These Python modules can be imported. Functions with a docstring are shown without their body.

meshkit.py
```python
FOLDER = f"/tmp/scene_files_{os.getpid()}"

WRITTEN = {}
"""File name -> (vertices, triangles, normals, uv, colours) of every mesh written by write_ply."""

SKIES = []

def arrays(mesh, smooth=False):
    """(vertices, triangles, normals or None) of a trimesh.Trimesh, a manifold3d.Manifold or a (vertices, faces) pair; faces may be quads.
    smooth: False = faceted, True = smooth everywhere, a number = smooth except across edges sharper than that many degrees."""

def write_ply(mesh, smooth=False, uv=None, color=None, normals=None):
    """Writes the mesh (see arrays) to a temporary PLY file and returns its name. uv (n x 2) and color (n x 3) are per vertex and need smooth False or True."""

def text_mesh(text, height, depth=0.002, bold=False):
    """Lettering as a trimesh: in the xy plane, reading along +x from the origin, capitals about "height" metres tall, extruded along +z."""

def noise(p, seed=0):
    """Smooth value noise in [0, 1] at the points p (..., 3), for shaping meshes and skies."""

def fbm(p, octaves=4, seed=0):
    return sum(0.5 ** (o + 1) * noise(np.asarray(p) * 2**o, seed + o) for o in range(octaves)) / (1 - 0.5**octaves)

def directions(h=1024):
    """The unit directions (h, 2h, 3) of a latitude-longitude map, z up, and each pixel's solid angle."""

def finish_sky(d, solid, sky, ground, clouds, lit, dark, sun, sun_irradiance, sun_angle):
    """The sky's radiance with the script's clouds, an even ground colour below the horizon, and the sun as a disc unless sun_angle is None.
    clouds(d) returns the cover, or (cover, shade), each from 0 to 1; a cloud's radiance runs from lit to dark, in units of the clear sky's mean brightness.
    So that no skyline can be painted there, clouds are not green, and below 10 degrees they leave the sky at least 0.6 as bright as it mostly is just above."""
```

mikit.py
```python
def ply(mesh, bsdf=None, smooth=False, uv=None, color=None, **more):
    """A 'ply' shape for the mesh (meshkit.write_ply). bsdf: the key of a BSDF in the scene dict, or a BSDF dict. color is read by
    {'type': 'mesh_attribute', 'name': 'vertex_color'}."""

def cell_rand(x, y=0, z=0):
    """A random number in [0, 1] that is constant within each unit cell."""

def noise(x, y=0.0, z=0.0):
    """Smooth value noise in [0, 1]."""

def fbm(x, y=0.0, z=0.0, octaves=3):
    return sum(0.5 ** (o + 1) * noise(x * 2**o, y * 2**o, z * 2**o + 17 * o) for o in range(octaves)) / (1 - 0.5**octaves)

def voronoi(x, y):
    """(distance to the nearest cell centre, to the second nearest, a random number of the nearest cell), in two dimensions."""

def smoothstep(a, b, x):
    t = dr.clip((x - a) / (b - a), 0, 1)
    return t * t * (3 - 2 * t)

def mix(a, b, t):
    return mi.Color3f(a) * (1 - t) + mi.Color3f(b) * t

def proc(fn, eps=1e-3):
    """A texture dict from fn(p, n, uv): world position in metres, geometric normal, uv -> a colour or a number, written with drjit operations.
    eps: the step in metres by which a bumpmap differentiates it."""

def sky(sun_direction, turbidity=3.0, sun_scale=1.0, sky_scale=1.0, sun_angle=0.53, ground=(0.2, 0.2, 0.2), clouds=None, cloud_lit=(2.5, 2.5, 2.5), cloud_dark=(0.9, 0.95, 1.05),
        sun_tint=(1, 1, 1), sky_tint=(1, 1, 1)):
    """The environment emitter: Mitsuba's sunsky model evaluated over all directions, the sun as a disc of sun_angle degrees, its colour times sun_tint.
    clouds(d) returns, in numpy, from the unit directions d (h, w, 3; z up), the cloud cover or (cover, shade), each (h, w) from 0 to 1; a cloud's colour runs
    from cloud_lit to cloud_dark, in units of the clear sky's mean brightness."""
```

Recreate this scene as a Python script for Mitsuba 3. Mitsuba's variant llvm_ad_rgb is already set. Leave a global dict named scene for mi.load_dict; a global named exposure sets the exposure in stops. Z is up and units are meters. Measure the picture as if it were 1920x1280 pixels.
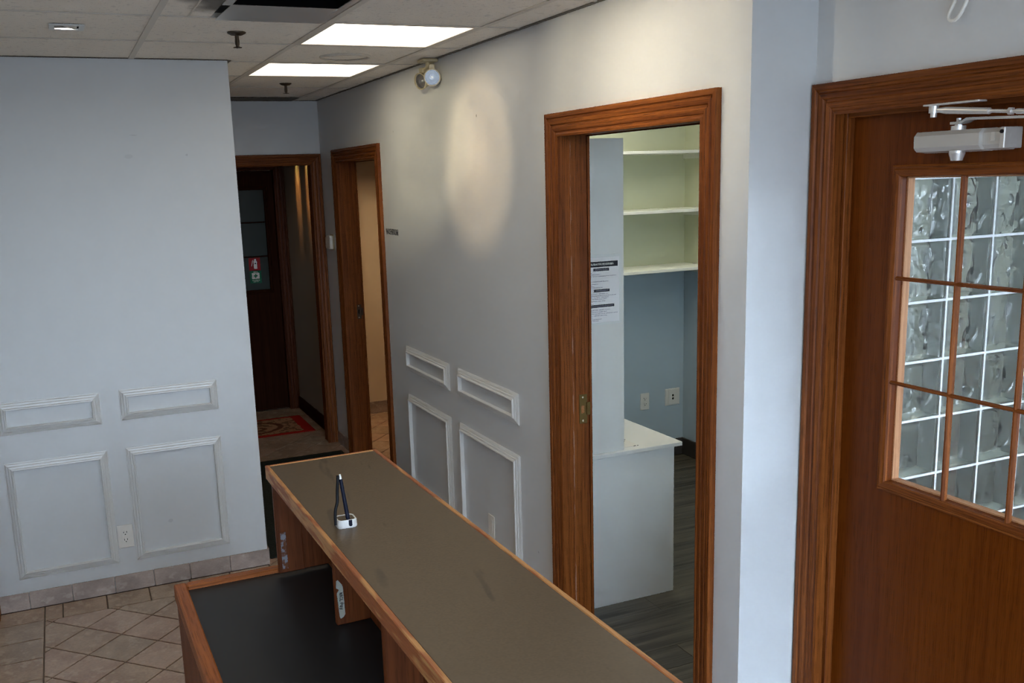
import math, random
import numpy as np
import trimesh
import mitsuba as mi
import drjit as dr
import mikit, meshkit
from mikit import proc, noise, fbm, smoothstep, mix, cell_rand
from shapely.geometry import Polygon, box as sbox
from shapely import affinity
from shapely.ops import unary_union

T = mi.ScalarTransform4f
rng = random.Random(7)
nrg = np.random.default_rng(7)
scene, labels = {'type': 'scene'}, {}

# ------------------------------------------------------------------ camera, sky, exposure
FOC, YAW, PITCH, ROLL, ZC = 1792.59, 0.411361, -0.199517, -0.032761, 1.9043
_f = np.array([math.sin(YAW) * math.cos(PITCH), math.cos(YAW) * math.cos(PITCH), math.sin(PITCH)])
_r0 = np.array([math.cos(YAW), -math.sin(YAW), 0.0])
_u0 = np.cross(_r0, _f)
_up = -math.sin(ROLL) * _r0 + math.cos(ROLL) * _u0
scene['camera'] = {'type': 'perspective', 'fov_axis': 'x', 'fov': math.degrees(2 * math.atan(960 / FOC)),
                   'near_clip': 0.02, 'far_clip': 100.0,
                   'principal_point_offset_x': (960 - 910.15) / 1920, 'principal_point_offset_y': (640 - 697.30) / 1280,
                   'to_world': T().look_at(origin=[0, 0, ZC], target=[float(_f[0]), float(_f[1]), ZC + float(_f[2])], up=[float(v) for v in _up])}
scene['sky'] = mikit.sky([0.2, 0.75, 0.63], turbidity=4.0, sun_scale=0.0, sky_scale=92.0, ground=(0.22, 0.22, 0.22),
                         clouds=lambda d: 0.75 + 0.2 * meshkit.fbm(d * 3.0, 3), cloud_lit=(0.91, 1.10, 1.34), cloud_dark=(0.83, 1.01, 1.24))
exposure = 0.15

TROFFER = 5.6          # radiance of the ceiling panels
SPOT = 6.0             # scale of the halogen spots

# ------------------------------------------------------------------ helpers
def numbered(name):
    if name not in scene and name not in labels and not any(k.startswith(name + '__') for k in scene):
        return name
    k = 1
    while True:
        n = f'{name}_{k:03d}'
        if n not in scene and n not in labels and not any(q.startswith(n + '__') for q in scene):
            return n
        k += 1

_next = {}
def part_key(base):
    k = _next.get(base, 0)
    _next[base] = k + 1
    return base if k == 0 else f'{base}_{k:03d}'

def thing(name, label, cat, group=None, kind=None):
    key = numbered(name)
    labels[key] = {'label': label, 'category': cat}
    if group: labels[key]['group'] = group
    if kind: labels[key]['kind'] = kind
    return key

def M(*pts): return np.array(pts, float)

def boxmap(mesh, grain):
    """Unmerged copy of the mesh with uv in metres: u along the grain axis, v across it."""
    mesh.fix_normals() if not mesh.is_watertight else None
    v = mesh.vertices[mesh.faces].reshape(-1, 3)
    n = np.repeat(np.abs(mesh.face_normals), 3, axis=0)
    off = nrg.uniform(0, 20, 2)
    others = [a for a in range(3) if a != grain]
    # across axis: the other axis that lies in the face's plane
    c = np.where(n[:, others[0]] > n[:, others[1]], v[:, others[1]], v[:, others[0]])
    end = n[:, grain] > 0.8
    u = np.where(end, v[:, others[0]] * 0.3, v[:, grain])
    c = np.where(end, v[:, others[1]], c)
    uv = np.stack([u + off[0], c + off[1]], 1)
    m = trimesh.Trimesh(v, np.arange(len(v)).reshape(-1, 3), process=False)
    return m, uv

def put(key, mesh, bsdf, smooth=False, grain=None, xf=None, **more):
    mesh = mesh.copy()
    uv = None
    if grain is not None:
        mesh, uv = boxmap(mesh, grain)
        smooth = False
    if xf is not None:
        mesh.apply_transform(xf)
    scene[key] = mikit.ply(mesh, bsdf, smooth=smooth, uv=uv, **more)
    return key

def part(parent, name, mesh, bsdf, **kw):
    lab = kw.pop('label', None)
    kind = kw.pop('kind', None)
    key = part_key(parent + '__' + name)
    put(key, mesh, bsdf, **kw)
    if lab or kind:
        labels[key] = {}
        if lab: labels[key]['label'] = lab
        if kind: labels[key]['kind'] = kind
    return key

def cat(*ms): return trimesh.util.concatenate([m for m in ms])

def box(x0, x1, y0, y1, z0, z1, b=0.0):
    x0, x1 = sorted((x0, x1)); y0, y1 = sorted((y0, y1)); z0, z1 = sorted((z0, z1))
    if b <= 0:
        m = trimesh.creation.box([x1 - x0, y1 - y0, z1 - z0])
        m.apply_translation([(x0 + x1) / 2, (y0 + y1) / 2, (z0 + z1) / 2])
        return m
    b = min(b, 0.45 * min(x1 - x0, y1 - y0, z1 - z0))
    pts = []
    for sx, X in ((1, x0), (-1, x1)):
        for sy, Y in ((1, y0), (-1, y1)):
            for sz, Z in ((1, z0), (-1, z1)):
                pts += [[X, Y + sy * b, Z + sz * b], [X + sx * b, Y, Z + sz * b], [X + sx * b, Y + sy * b, Z]]
    return trimesh.Trimesh(np.array(pts)).convex_hull

def cyl(p, q, r, n=20, r2=None):
    p, q = np.array(p, float), np.array(q, float)
    r2 = r if r2 is None else r2
    d = q - p; L = np.linalg.norm(d); d /= L
    a = np.cross(d, [0, 0, 1.0] if abs(d[2]) < 0.9 else [1.0, 0, 0]); a /= np.linalg.norm(a)
    b = np.cross(d, a)
    t = np.linspace(0, 2 * np.pi, n, endpoint=False)
    ring = np.cos(t)[:, None] * a + np.sin(t)[:, None] * b
    v = np.vstack([p + ring * r, q + ring * r2, p, q])
    f = []
    for i in range(n):
        j = (i + 1) % n
        f += [[i, n + i, n + j], [i, n + j, j], [2 * n, i, j], [2 * n + 1, n + j, n + i]]
    m = trimesh.Trimesh(v, f, process=False); m.fix_normals()
    return m

def tube(path, r, n=10):
    path = np.array(path, float)
    tang = np.gradient(path, axis=0); tang /= np.linalg.norm(tang, axis=1, keepdims=True)
    a = np.cross(tang[0], [0.3, 0.5, 0.81]); a /= np.linalg.norm(a)
    rings = []
    t = np.linspace(0, 2 * np.pi, n, endpoint=False)
    for p, d in zip(path, tang):
        a = a - d * (a @ d); a /= np.linalg.norm(a)
        b = np.cross(d, a)
        rings.append(p + r * (np.cos(t)[:, None] * a + np.sin(t)[:, None] * b))
    v = np.vstack(rings + [path[:1], path[-1:]])
    f = []; k = len(path)
    for s in range(k - 1):
        for i in range(n):
            j = (i + 1) % n
            f += [[s * n + i, s * n + j, (s + 1) * n + j], [s * n + i, (s + 1) * n + j, (s + 1) * n + i]]
    for i in range(n):
        j = (i + 1) % n
        f += [[k * n, j, i], [k * n + 1, (k - 1) * n + i, (k - 1) * n + j]]
    m = trimesh.Trimesh(v, f, process=False); m.fix_normals()
    return m

def smooth_path(pts, n=40):
    from scipy.interpolate import CubicSpline
    pts = np.array(pts, float)
    s = np.r_[0, np.cumsum(np.linalg.norm(np.diff(pts, axis=0), axis=1))]
    return CubicSpline(s, pts)(np.linspace(0, s[-1], n))

def lathe(profile, n=32):
    """profile: (r, z) rows from bottom to top, closed onto the axis when r = 0."""
    m = trimesh.creation.revolve(np.array(profile, float), sections=n)
    m.fix_normals()
    return m

def prism(poly, z0, z1):
    if poly.geom_type != 'Polygon':
        return cat(*[prism(g, z0, z1) for g in poly.geoms if g.area > 1e-8])
    m = trimesh.creation.extrude_polygon(poly, z1 - z0, engine='earcut')
    m.apply_translation([0, 0, z0])
    return m

def frame_axes(origin, ex, ey, ez):
    A = np.eye(4); A[:3, 0] = ex; A[:3, 1] = ey; A[:3, 2] = ez; A[:3, 3] = origin
    return A

def on_wall_W(x, y, z):      # a flat thing drawn in (right, up, out) put on a wall that faces -x
    return frame_axes([x, y, z], [0, -1, 0], [0, 0, 1], [-1, 0, 0])
def on_wall_N(x, y, z):      # ... on a wall that faces -y
    return frame_axes([x, y, z], [1, 0, 0], [0, 0, 1], [0, -1, 0])

def rgb(r, g, b): return {'type': 'rgb', 'value': [r, g, b]}
def mat(name, d):
    scene[name] = {'type': 'twosided', 'bsdf': d}
    return name
def pr(color, rough=0.5, spec=0.5, **kw):
    return {'type': 'principled', 'base_color': rgb(*color) if isinstance(color, tuple) else color, 'roughness': rough, 'specular': spec, **kw}

# ------------------------------------------------------------------ materials
def wood_fn(dark, light, streak=60.0, pore=0.35):
    def fn(p, n, uv):
        x, y = uv.x, uv.y
        wob = 0.004 * noise(x * 5.0, y * 20.0)
        g = 0.5 * fbm(x * 2.2, (y + wob) * streak, 3.0, octaves=3) + 0.5 * noise(x * 3.5, (y + wob) * streak * 4.2, 6.0)
        fine = noise(x * 14.0, (y + wob) * 420.0, 9.0)
        pores = smoothstep(0.62, 0.85, noise(x * 22.0, (y + wob) * 650.0, 1.0))
        t = dr.clip(0.25 + 1.0 * (g - 0.5) * 1.5 + 0.35 * fine, 0, 1)
        c = mix(dark, light, t)
        return c * (1 - pore * pores)
    return fn

mat('wood_trim', pr(proc(wood_fn((0.088, 0.021, 0.0036), (0.195, 0.058, 0.0110))), 0.45, 0.14))
mat('wood_door', pr(proc(wood_fn((0.080, 0.0165, 0.0012), (0.112, 0.026, 0.0022), 25.0, 0.2)), 0.38, 0.12))
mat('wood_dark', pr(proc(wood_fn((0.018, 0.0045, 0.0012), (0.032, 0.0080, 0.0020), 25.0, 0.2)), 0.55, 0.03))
mat('wood_lobby', pr(proc(wood_fn((0.045, 0.010, 0.0025), (0.10, 0.026, 0.006))), 0.5, 0.12))
mat('wood_pale', pr(proc(wood_fn((0.30, 0.135, 0.06), (0.46, 0.24, 0.12), 50.0, 0.1)), 0.5, 0.2))
mat('wood_counter', pr(proc(wood_fn((0.15, 0.040, 0.009), (0.31, 0.095, 0.022), 50.0, 0.25)), 0.45, 0.25))
mat('wood_panel', pr(proc(wood_fn((0.080, 0.020, 0.005), (0.145, 0.038, 0.009), 30.0, 0.2)), 0.5, 0.2))

def edge_fn(p, n, uv):       # worn hardwood edging of the counter: bare patches and rubbed red varnish
    t = smoothstep(0.42, 0.62, fbm(uv.x * 9.0, uv.y * 60.0, 4.0))
    g = noise(uv.x * 30.0, uv.y * 600.0)
    return mix((0.22, 0.062, 0.016), (0.33, 0.155, 0.05), t) * (0.8 + 0.3 * g)
mat('wood_edge', pr(proc(edge_fn), 0.45, 0.4))

def paint_fn(base, marks):
    def fn(p, n, uv):
        m = 1.0 - 0.05 * (fbm(p.x * 1.7 + p.y * 1.3, p.z * 1.6, p.y) - 0.5)
        c = mi.Color3f(base) * m
        for (x, y, z, rx, ry, rz, k) in marks:
            q = dr.square((p.x - x) / rx) + dr.square((p.y - y) / ry) + dr.square((p.z - z) / rz)
            w = (1 - smoothstep(0.3, 1.2, q + 0.8 * (noise(p.x * 90.0, p.y * 90.0, p.z * 90.0) - 0.5)))
            c = c * (1 - k * w)
        return c
    return fn
WALL = (0.535, 0.548, 0.550)
MARKS = [(1.76, 4.044, 2.18, .02, .006, .008, .5), (1.76, 5.21, 2.175, .02, .006, .006, .4),
         (0.355, 4.70, 2.147, .02, .03, .004, .12), (0.327, 4.70, 2.054, .02, .03, .012, .10), (0.581, 4.70, 2.056, .006, .03, .006, .2),
         (0.347, 4.70, 0.315, .012, .03, .010, .15), (1.76, 3.52, .30, .02, .006, .006, .3)]
mat('paint', pr(proc(paint_fn(WALL, MARKS)), 0.42, 0.35))
mat('paint_office', pr(proc(paint_fn((0.41, 0.50, 0.56), [])), 0.5, 0.3))
mat('paint_cream', pr((0.55, 0.57, 0.42), 0.5, 0.3))
mat('lobby_tone', pr(proc(paint_fn((0.27, 0.235, 0.19), [])), 0.5, 0.2))  # darker, browner base for two of the lobby walls
mat('paint_beige', pr(proc(paint_fn((0.56, 0.47, 0.36), [])), 0.5, 0.3))
mat('moulding', pr((0.61, 0.625, 0.62), 0.4, 0.4))
mat('white_plain', pr((0.72, 0.72, 0.70), 0.4, 0.4))
mat('melamine', pr((0.62, 0.62, 0.60), 0.3, 0.5))
mat('shelf_white', pr((0.72, 0.73, 0.66), 0.45, 0.4))
mat('plastic_white', pr((0.70, 0.69, 0.65), 0.35, 0.5))
mat('plastic_cream', pr((0.38, 0.33, 0.22), 0.35, 0.4))
mat('black_plastic', pr((0.005, 0.005, 0.006), 0.5, 0.12))
mat('navy_plastic', pr((0.004, 0.005, 0.013), 0.45, 0.10))
mat('stand_white', pr((0.46, 0.45, 0.43), 0.4, 0.3))
mat('black_matte', pr((0.01, 0.01, 0.01), 0.8, 0.2))
mat('silver', pr((0.60, 0.59, 0.57), 0.32, 0.5, metallic=0.7))
mat('closer_grey', pr((0.42, 0.40, 0.37), 0.38, 0.5, metallic=0.35))
mat('brass', pr((0.12, 0.075, 0.022), 0.5, 0.4, metallic=0.7))
mat('bronze', pr((0.06, 0.045, 0.03), 0.45, 0.5, metallic=0.7))
mat('hole', pr((0.004, 0.004, 0.004), 0.9, 0.0))
mat('screw', pr((0.5, 0.45, 0.35), 0.35, 0.5, metallic=0.8))
mat('aluminium', pr((0.55, 0.54, 0.52), 0.35, 0.5, metallic=0.5))
mat('vent_metal', pr((0.52, 0.52, 0.50), 0.30, 0.5, metallic=0.45))
mat('paper', pr((0.74, 0.74, 0.76), 0.7, 0.2))
mat('shaded_paper', pr((0.42, 0.43, 0.38), 0.7, 0.2))  # label paper, shade under the counter put into its grey
mat('ink', pr((0.015, 0.016, 0.022), 0.6, 0.2))
mat('ink_soft', pr((0.22, 0.22, 0.27), 0.7, 0.2))
mat('red_sign', pr((0.26, 0.008, 0.010), 0.4, 0.1))
mat('green_sign', pr((0.006, 0.11, 0.05), 0.4, 0.1))
mat('sign_white', pr((0.75, 0.75, 0.72), 0.4, 0.4))
mat('mortar', pr((0.86, 0.88, 0.86), 0.7, 0.2))
mat('block_edge', pr((0.60, 0.66, 0.62), 0.6, 0.2))
mat('grout', pr((0.13, 0.095, 0.07), 0.9, 0.1))
mat('asphalt', pr((0.2, 0.2, 0.2), 0.9, 0.1))

def laminate_fn(p, n, uv):   # brown laminate with a few dark scuffs
    sc = smoothstep(0.70, 0.80, fbm(p.x * 9.0 + 3.0 * p.y, p.y * 5.0 - p.x * 24.0, 2.0))
    g = noise(p.x * 260.0, p.y * 260.0, 5.0)
    return mix((0.060, 0.041, 0.023), (0.030, 0.023, 0.016), 0.6 * sc) * (0.93 + 0.14 * g)
mat('laminate_brown', pr(proc(laminate_fn), 0.36, 0.25))
mat('laminate_black', pr((0.012, 0.012, 0.012), 0.45, 0.3))
mat('lamp_reflector', pr((0.20, 0.19, 0.19), 0.16, 0.5, metallic=1.0))

def ceil_fn(p, n, uv):       # mineral-fibre board: pits and pinholes
    pit = smoothstep(0.80, 0.86, noise(p.x * 75.0, p.y * 75.0, 3.0))
    pin = smoothstep(0.78, 0.9, noise(p.x * 260.0, p.y * 260.0, 1.0))
    m = 0.95 + 0.1 * fbm(p.x * 3.0, p.y * 3.0, 2.0)
    return mi.Color3f(0.56, 0.51, 0.44) * m * (1 - 0.14 * pit) * (1 - 0.10 * pin)
mat('ceiling_board', pr(proc(ceil_fn), 0.9, 0.1))
def grime_fn(p, n, uv):      # soot blown out of the air outlet onto the board beside it
    d = dr.sqrt(dr.square((p.x - 0.66) / 0.24) + dr.square((p.y - 3.12) / 0.36))
    w = (1 - smoothstep(0.75, 1.30, d + 0.55 * (fbm(p.x * 9.0, p.y * 9.0, 3.0) - 0.5)))
    return ceil_fn(p, n, uv) * (1 - 0.80 * w)
mat('ceiling_board_sooty', pr(proc(grime_fn), 0.9, 0.1))
mat('tee', pr((0.47, 0.43, 0.37), 0.6, 0.3))
mat('tee_dark', pr((0.10, 0.09, 0.075), 0.8, 0.2))

def tile_fn(a, b, c):
    def fn(p, n, uv):
        g = fbm(p.x * 9.0, p.y * 9.0, p.z * 9.0)
        h = fbm(p.x * 31.0, p.y * 31.0, 7.0 + p.z * 31.0)
        col = mix(a, b, smoothstep(0.3, 0.7, g))
        return mix(col, c, 0.42 * smoothstep(0.58, 0.74, h)) * (0.9 + 0.2 * noise(p.x * 140.0, p.y * 140.0, p.z * 140.0))
    return fn
mat('tile_a', pr(proc(tile_fn((0.270, 0.180, 0.120), (0.325, 0.228, 0.155), (0.40, 0.31, 0.23))), 0.33, 0.45))
mat('tile_b', pr(proc(tile_fn((0.295, 0.190, 0.133), (0.345, 0.238, 0.170), (0.415, 0.325, 0.245))), 0.33, 0.45))
mat('tile_c', pr(proc(tile_fn((0.250, 0.175, 0.118), (0.310, 0.225, 0.155), (0.385, 0.30, 0.225))), 0.33, 0.45))
mat('tile_base', pr(proc(tile_fn((0.23, 0.175, 0.145), (0.31, 0.24, 0.20), (0.42, 0.36, 0.31))), 0.4, 0.4))

def plank_fn(k):
    def fn(p, n, uv):
        g = fbm(p.x * 2.5 + 7.0 * k, p.y * 40.0, 2.0 * k)
        f = noise(p.x * 8.0, p.y * 260.0, 3.0 * k)
        return mix((0.028, 0.024, 0.017), (0.076, 0.066, 0.046), dr.clip(1.6 * (g - 0.5) + 0.3 + 0.3 * f + (k - 1) * 0.16, 0, 1))
    return fn
for _k, _n in enumerate(('plank_a', 'plank_b', 'plank_c')):
    mat(_n, pr(proc(plank_fn(_k)), 0.4, 0.4))
mat('base_black', pr((0.035, 0.030, 0.026), 0.5, 0.4))

def rug_fn(p, n, uv):
    x, y = p.x - 1.19, p.y - 7.522          # rug centre
    ax, ay = dr.abs(x), dr.abs(y)
    red = mi.Color3f(0.26, 0.012, 0.008)
    tan = mi.Color3f(0.34, 0.19, 0.10)
    dark = mi.Color3f(0.08, 0.020, 0.012)
    spots = smoothstep(0.60, 0.70, noise(p.x * 38.0, p.y * 38.0, 2.0))
    lines = smoothstep(0.55, 0.75, dr.abs(dr.sin(p.y * 140.0 + 3.0 * noise(p.x * 14.0, p.y * 10.0))))
    field = mix(tan, (0.22, 0.10, 0.06), 0.55 * lines) * (1 - 0.5 * spots)
    r1 = dr.sqrt(dr.square(x / 0.30) + dr.square(y / 0.20))
    ring = smoothstep(0.80, 0.86, r1) * (1 - smoothstep(0.96, 1.02, r1))
    field = mix(field, dark, 0.85 * ring)
    r2 = dr.sqrt(dr.square((x) / 0.16) + dr.square((y + 0.04) / 0.07))
    field = mix(field, dark, 0.8 * smoothstep(0.7, 0.8, r2) * (1 - smoothstep(0.95, 1.05, r2)))
    inner = smoothstep(0.0, 0.012, 0.415 - ax + 0.02 * (noise(p.x * 60.0, p.y * 60.0) - 0.5)) * smoothstep(0.0, 0.012, 0.245 - ay + 0.012 * (noise(p.x * 60.0, p.y * 60.0) - 0.5))
    return mix(red, field, inner)
mat('rug', pr(proc(rug_fn), 0.95, 0.05))
mat('mat_rubber', pr(proc(lambda p, n, uv: mi.Color3f(0.012, 0.015, 0.012) * (0.7 + 0.6 * noise(p.x * 180.0, p.y * 180.0))), 0.9, 0.15))
def scar_fn(p, n, uv):
    w = smoothstep(0.45, 0.62, fbm(p.z * 16.0, p.x * 200.0, 2.0))
    return mix((0.15, 0.045, 0.010), (0.22, 0.11, 0.065), w)
mat('scar', pr(proc(scar_fn), 0.7, 0.2))
def tape_fn(p, n, uv):       # torn remains of a paper strip
    w = smoothstep(0.42, 0.58, fbm(p.x * 70.0, p.y * 70.0, p.z * 45.0))
    return mix((0.11, 0.035, 0.012), (0.20, 0.20, 0.22), w)
mat('torn_tape', pr(proc(tape_fn), 0.6, 0.3))
def sheet_fn(p, n, uv):
    w = smoothstep(0.60, 0.66, fbm(p.x * 40.0, p.y * 60.0, 1.0))
    return mix((0.62, 0.60, 0.56), (0.05, 0.045, 0.045), w)
mat('printed_sheet', pr(proc(sheet_fn), 0.6, 0.2))

scene['pane_glass'] = {'type': 'thindielectric', 'int_ior': 1.5}
mat('dark_pane', pr((0.024, 0.032, 0.026), 0.3, 0.15))  # opaque dark colour stands in for the unlit room behind the panes
scene['block_glass'] = {'type': 'dielectric', 'int_ior': 1.5, 'ext_ior': 1.0, 'specular_transmittance': rgb(0.975, 0.99, 0.98)}
scene['lens_glass'] = {'type': 'thindielectric', 'int_ior': 1.5}

def emitter(r, g, b): return {'type': 'area', 'radiance': rgb(r, g, b)}
def spot(pos, target, power, cutoff, beam, color=(1.0, 0.74, 0.44)):
    return {'type': 'spot', 'to_world': T().look_at(origin=list(map(float, pos)), target=list(map(float, target)), up=[0.1, 0.2, 1] if abs(target[2] - pos[2]) < 1.5 else [0, 1, 0.1]),
            'intensity': rgb(*[power * SPOT * c for c in color]), 'cutoff_angle': float(cutoff), 'beam_width': float(beam)}

# ------------------------------------------------------------------ the shell
H = 2.4778
XW, XD, YF, YL, YC = 1.7607, 1.9883, 6.8439, 4.7055, 2.171
XL, XLEFT = 0.8005, -0.455
XO, YO = 3.78, 5.30          # office right wall and back wall
YV = 8.10                    # far door wall

def wall(name, label, axis, face, back, s0, s1, z0=0.0, z1=H + 0.03, holes=(), m='paint'):
    poly = sbox(s0, z0, s1, z1)
    for (a, b, c, d) in holes:
        poly = poly.difference(sbox(a, c, b, d))
    lo, hi = sorted((face, back))
    g = prism(poly, 0, hi - lo)
    A = np.eye(4)
    if axis == 'x':           # wall plane at x = face, s runs along y
        A[:3, :3] = np.array([[0, 0, 1], [1, 0, 0], [0, 1, 0]]); A[0, 3] = lo
    else:
        A[:3, :3] = np.array([[1, 0, 0], [0, 0, -1], [0, 1, 0]]); A[1, 3] = hi
    g.apply_transform(A)
    key = thing(name, label, 'wall', kind='structure')
    put(key, g, m)
    return key

# openings
CL0, CL1, CLZ = 2.383, 3.267, 2.050       # office doorway in the long wall
WR0, WR1, WRZ = 5.548, 6.405, 2.040       # washroom doorway
FD0, FD1, FDZ = 0.845, 1.683, 2.036       # doorway at the corridor's end
ED0, ED1, EDZ = 1.150, 2.080, 2.045       # entrance door
VD0, VD1, VDZ = 0.745, 1.6735, 2.030       # far door
def hole(a, b, z): return (a - 0.018, b + 0.018, -0.1, z + 0.018)

wall('wall_right', 'long pale wall with two open doorways', 'x', XW, XW + 0.118, YC, YF + .115, holes=[hole(CL0, CL1, CLZ), hole(WR0, WR1, WRZ)])
wall('wall_front', 'pale wall with panel mouldings at the left, facing the camera', 'y', YL, YL + 0.12, XLEFT - 0.1, XL)
wall('wall_corridor', 'left wall of the corridor', 'x', XL, XL - 0.12, YL + 0.12, YF)
wall('wall_far', 'dark end wall of the corridor above the wooden doorway', 'y', YF, YF + 0.115, 0.55, XW, holes=[hole(FD0, FD1, FDZ)])
wall('wall_lobby', 'wall of the far lobby around the dark door', 'y', YV, YV + 0.12, 0.5, XW, holes=[hole(VD0, VD1, VDZ)], m='lobby_tone')
wall('wall_lobby_right', 'brownish right wall of the far lobby under the halogen lights', 'x', XW, XW + 0.118, YF + .115, 8.35, m='lobby_tone')
wall('wall_lobby_left', 'left wall of the far lobby', 'x', 0.62, 0.5, YF + 0.115, YV)
wall('wall_leak_stop', 'unseen wall set close behind the far door to keep light out', 'y', YV + .13, YV + .25, 0.4, 1.9, m='paint_beige')  # put right behind the door so no sky light leaks past it
wall('wall_entrance', 'pale wall around the glazed wooden door at the right', 'x', XD, XD + 0.125, -0.7, YC, holes=[hole(ED0, ED1, EDZ)])
GB_X0, GB_Z1, GB_S, GB_NX, GB_NZ = 2.183, 2.0546, 0.1918, 8, 8
gbx1 = GB_X0 + GB_NX * GB_S; gbz0 = GB_Z1 - GB_NZ * GB_S
wall('wall_vestibule', 'pale wall end between the office doorway and the wooden door, holding glass blocks', 'y', YC, YC + 0.105, XW, XO, holes=[(GB_X0, gbx1, gbz0, GB_Z1)])
wall('wall_left', 'left wall of the reception', 'x', XLEFT, XLEFT - 0.1, -0.7, YL)
wall('wall_back', 'street front behind the camera with two windows', 'y', -0.7, -0.82, XLEFT - 0.1, XO + 0.1, holes=[(-0.38, 1.95, 0.10, 2.40), (2.22, 3.70, 0.30, 2.25)])
wall('wall_office_right', 'right wall of the office', 'x', XO, XO + 0.1, YC + .05, 5.42, m='paint_office')
wall('wall_vestibule_right', 'outer wall of the vestibule around the added side window', 'x', XO, XO + 0.1, -0.7, YC + .05, holes=[(-.55, 0.75, .90, 2.25)])
wall('wall_office_back', 'blue back wall of the office behind the shelves', 'y', YO, YO + 0.10, XW + 0.118, XO, m='paint_office')
wall('wall_washroom_back', 'beige end wall of the washroom', 'y', 7.565, 7.68, XW + 0.118, 3.5, m='paint_beige')
wall('wall_washroom_right', 'beige right wall of the washroom', 'x', 3.4, 3.5, 5.40, 7.565, m='paint_beige')
wall('wall_washroom_front', 'beige near wall of the washroom', 'y', 5.42, 5.40, XW + 0.118, 3.4, m='paint_beige')

# windows of the street front (behind the camera)
def window(name, x0, x1, z0, z1, nx):
    k = thing(name, 'street window behind the camera', 'window', kind='structure')
    fr = [box(x0, x0 + .05, -0.80, -0.72, z0, z1), box(x1 - .05, x1, -0.80, -0.72, z0, z1), box(x0, x1, -0.80, -0.72, z0, z0 + .05), box(x0, x1, -0.80, -0.72, z1 - .05, z1)]
    for i in range(1, nx):
        xm = x0 + (x1 - x0) * i / nx
        fr.append(box(xm - .025, xm + .025, -0.80, -0.72, z0, z1))
    part(k, 'window_frame', cat(*fr), 'aluminium')
    for i in range(nx):
        a, b = x0 + (x1 - x0) * i / nx, x0 + (x1 - x0) * (i + 1) / nx
        q = trimesh.Trimesh([[a, -0.76, z0], [b, -0.76, z0], [b, -0.76, z1], [a, -0.76, z1]], [[0, 1, 2], [0, 2, 3]])
        part(k, 'pane', q, 'pane_glass')
window('window_1', -0.38, 1.95, 0.10, 2.40, 2)
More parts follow.
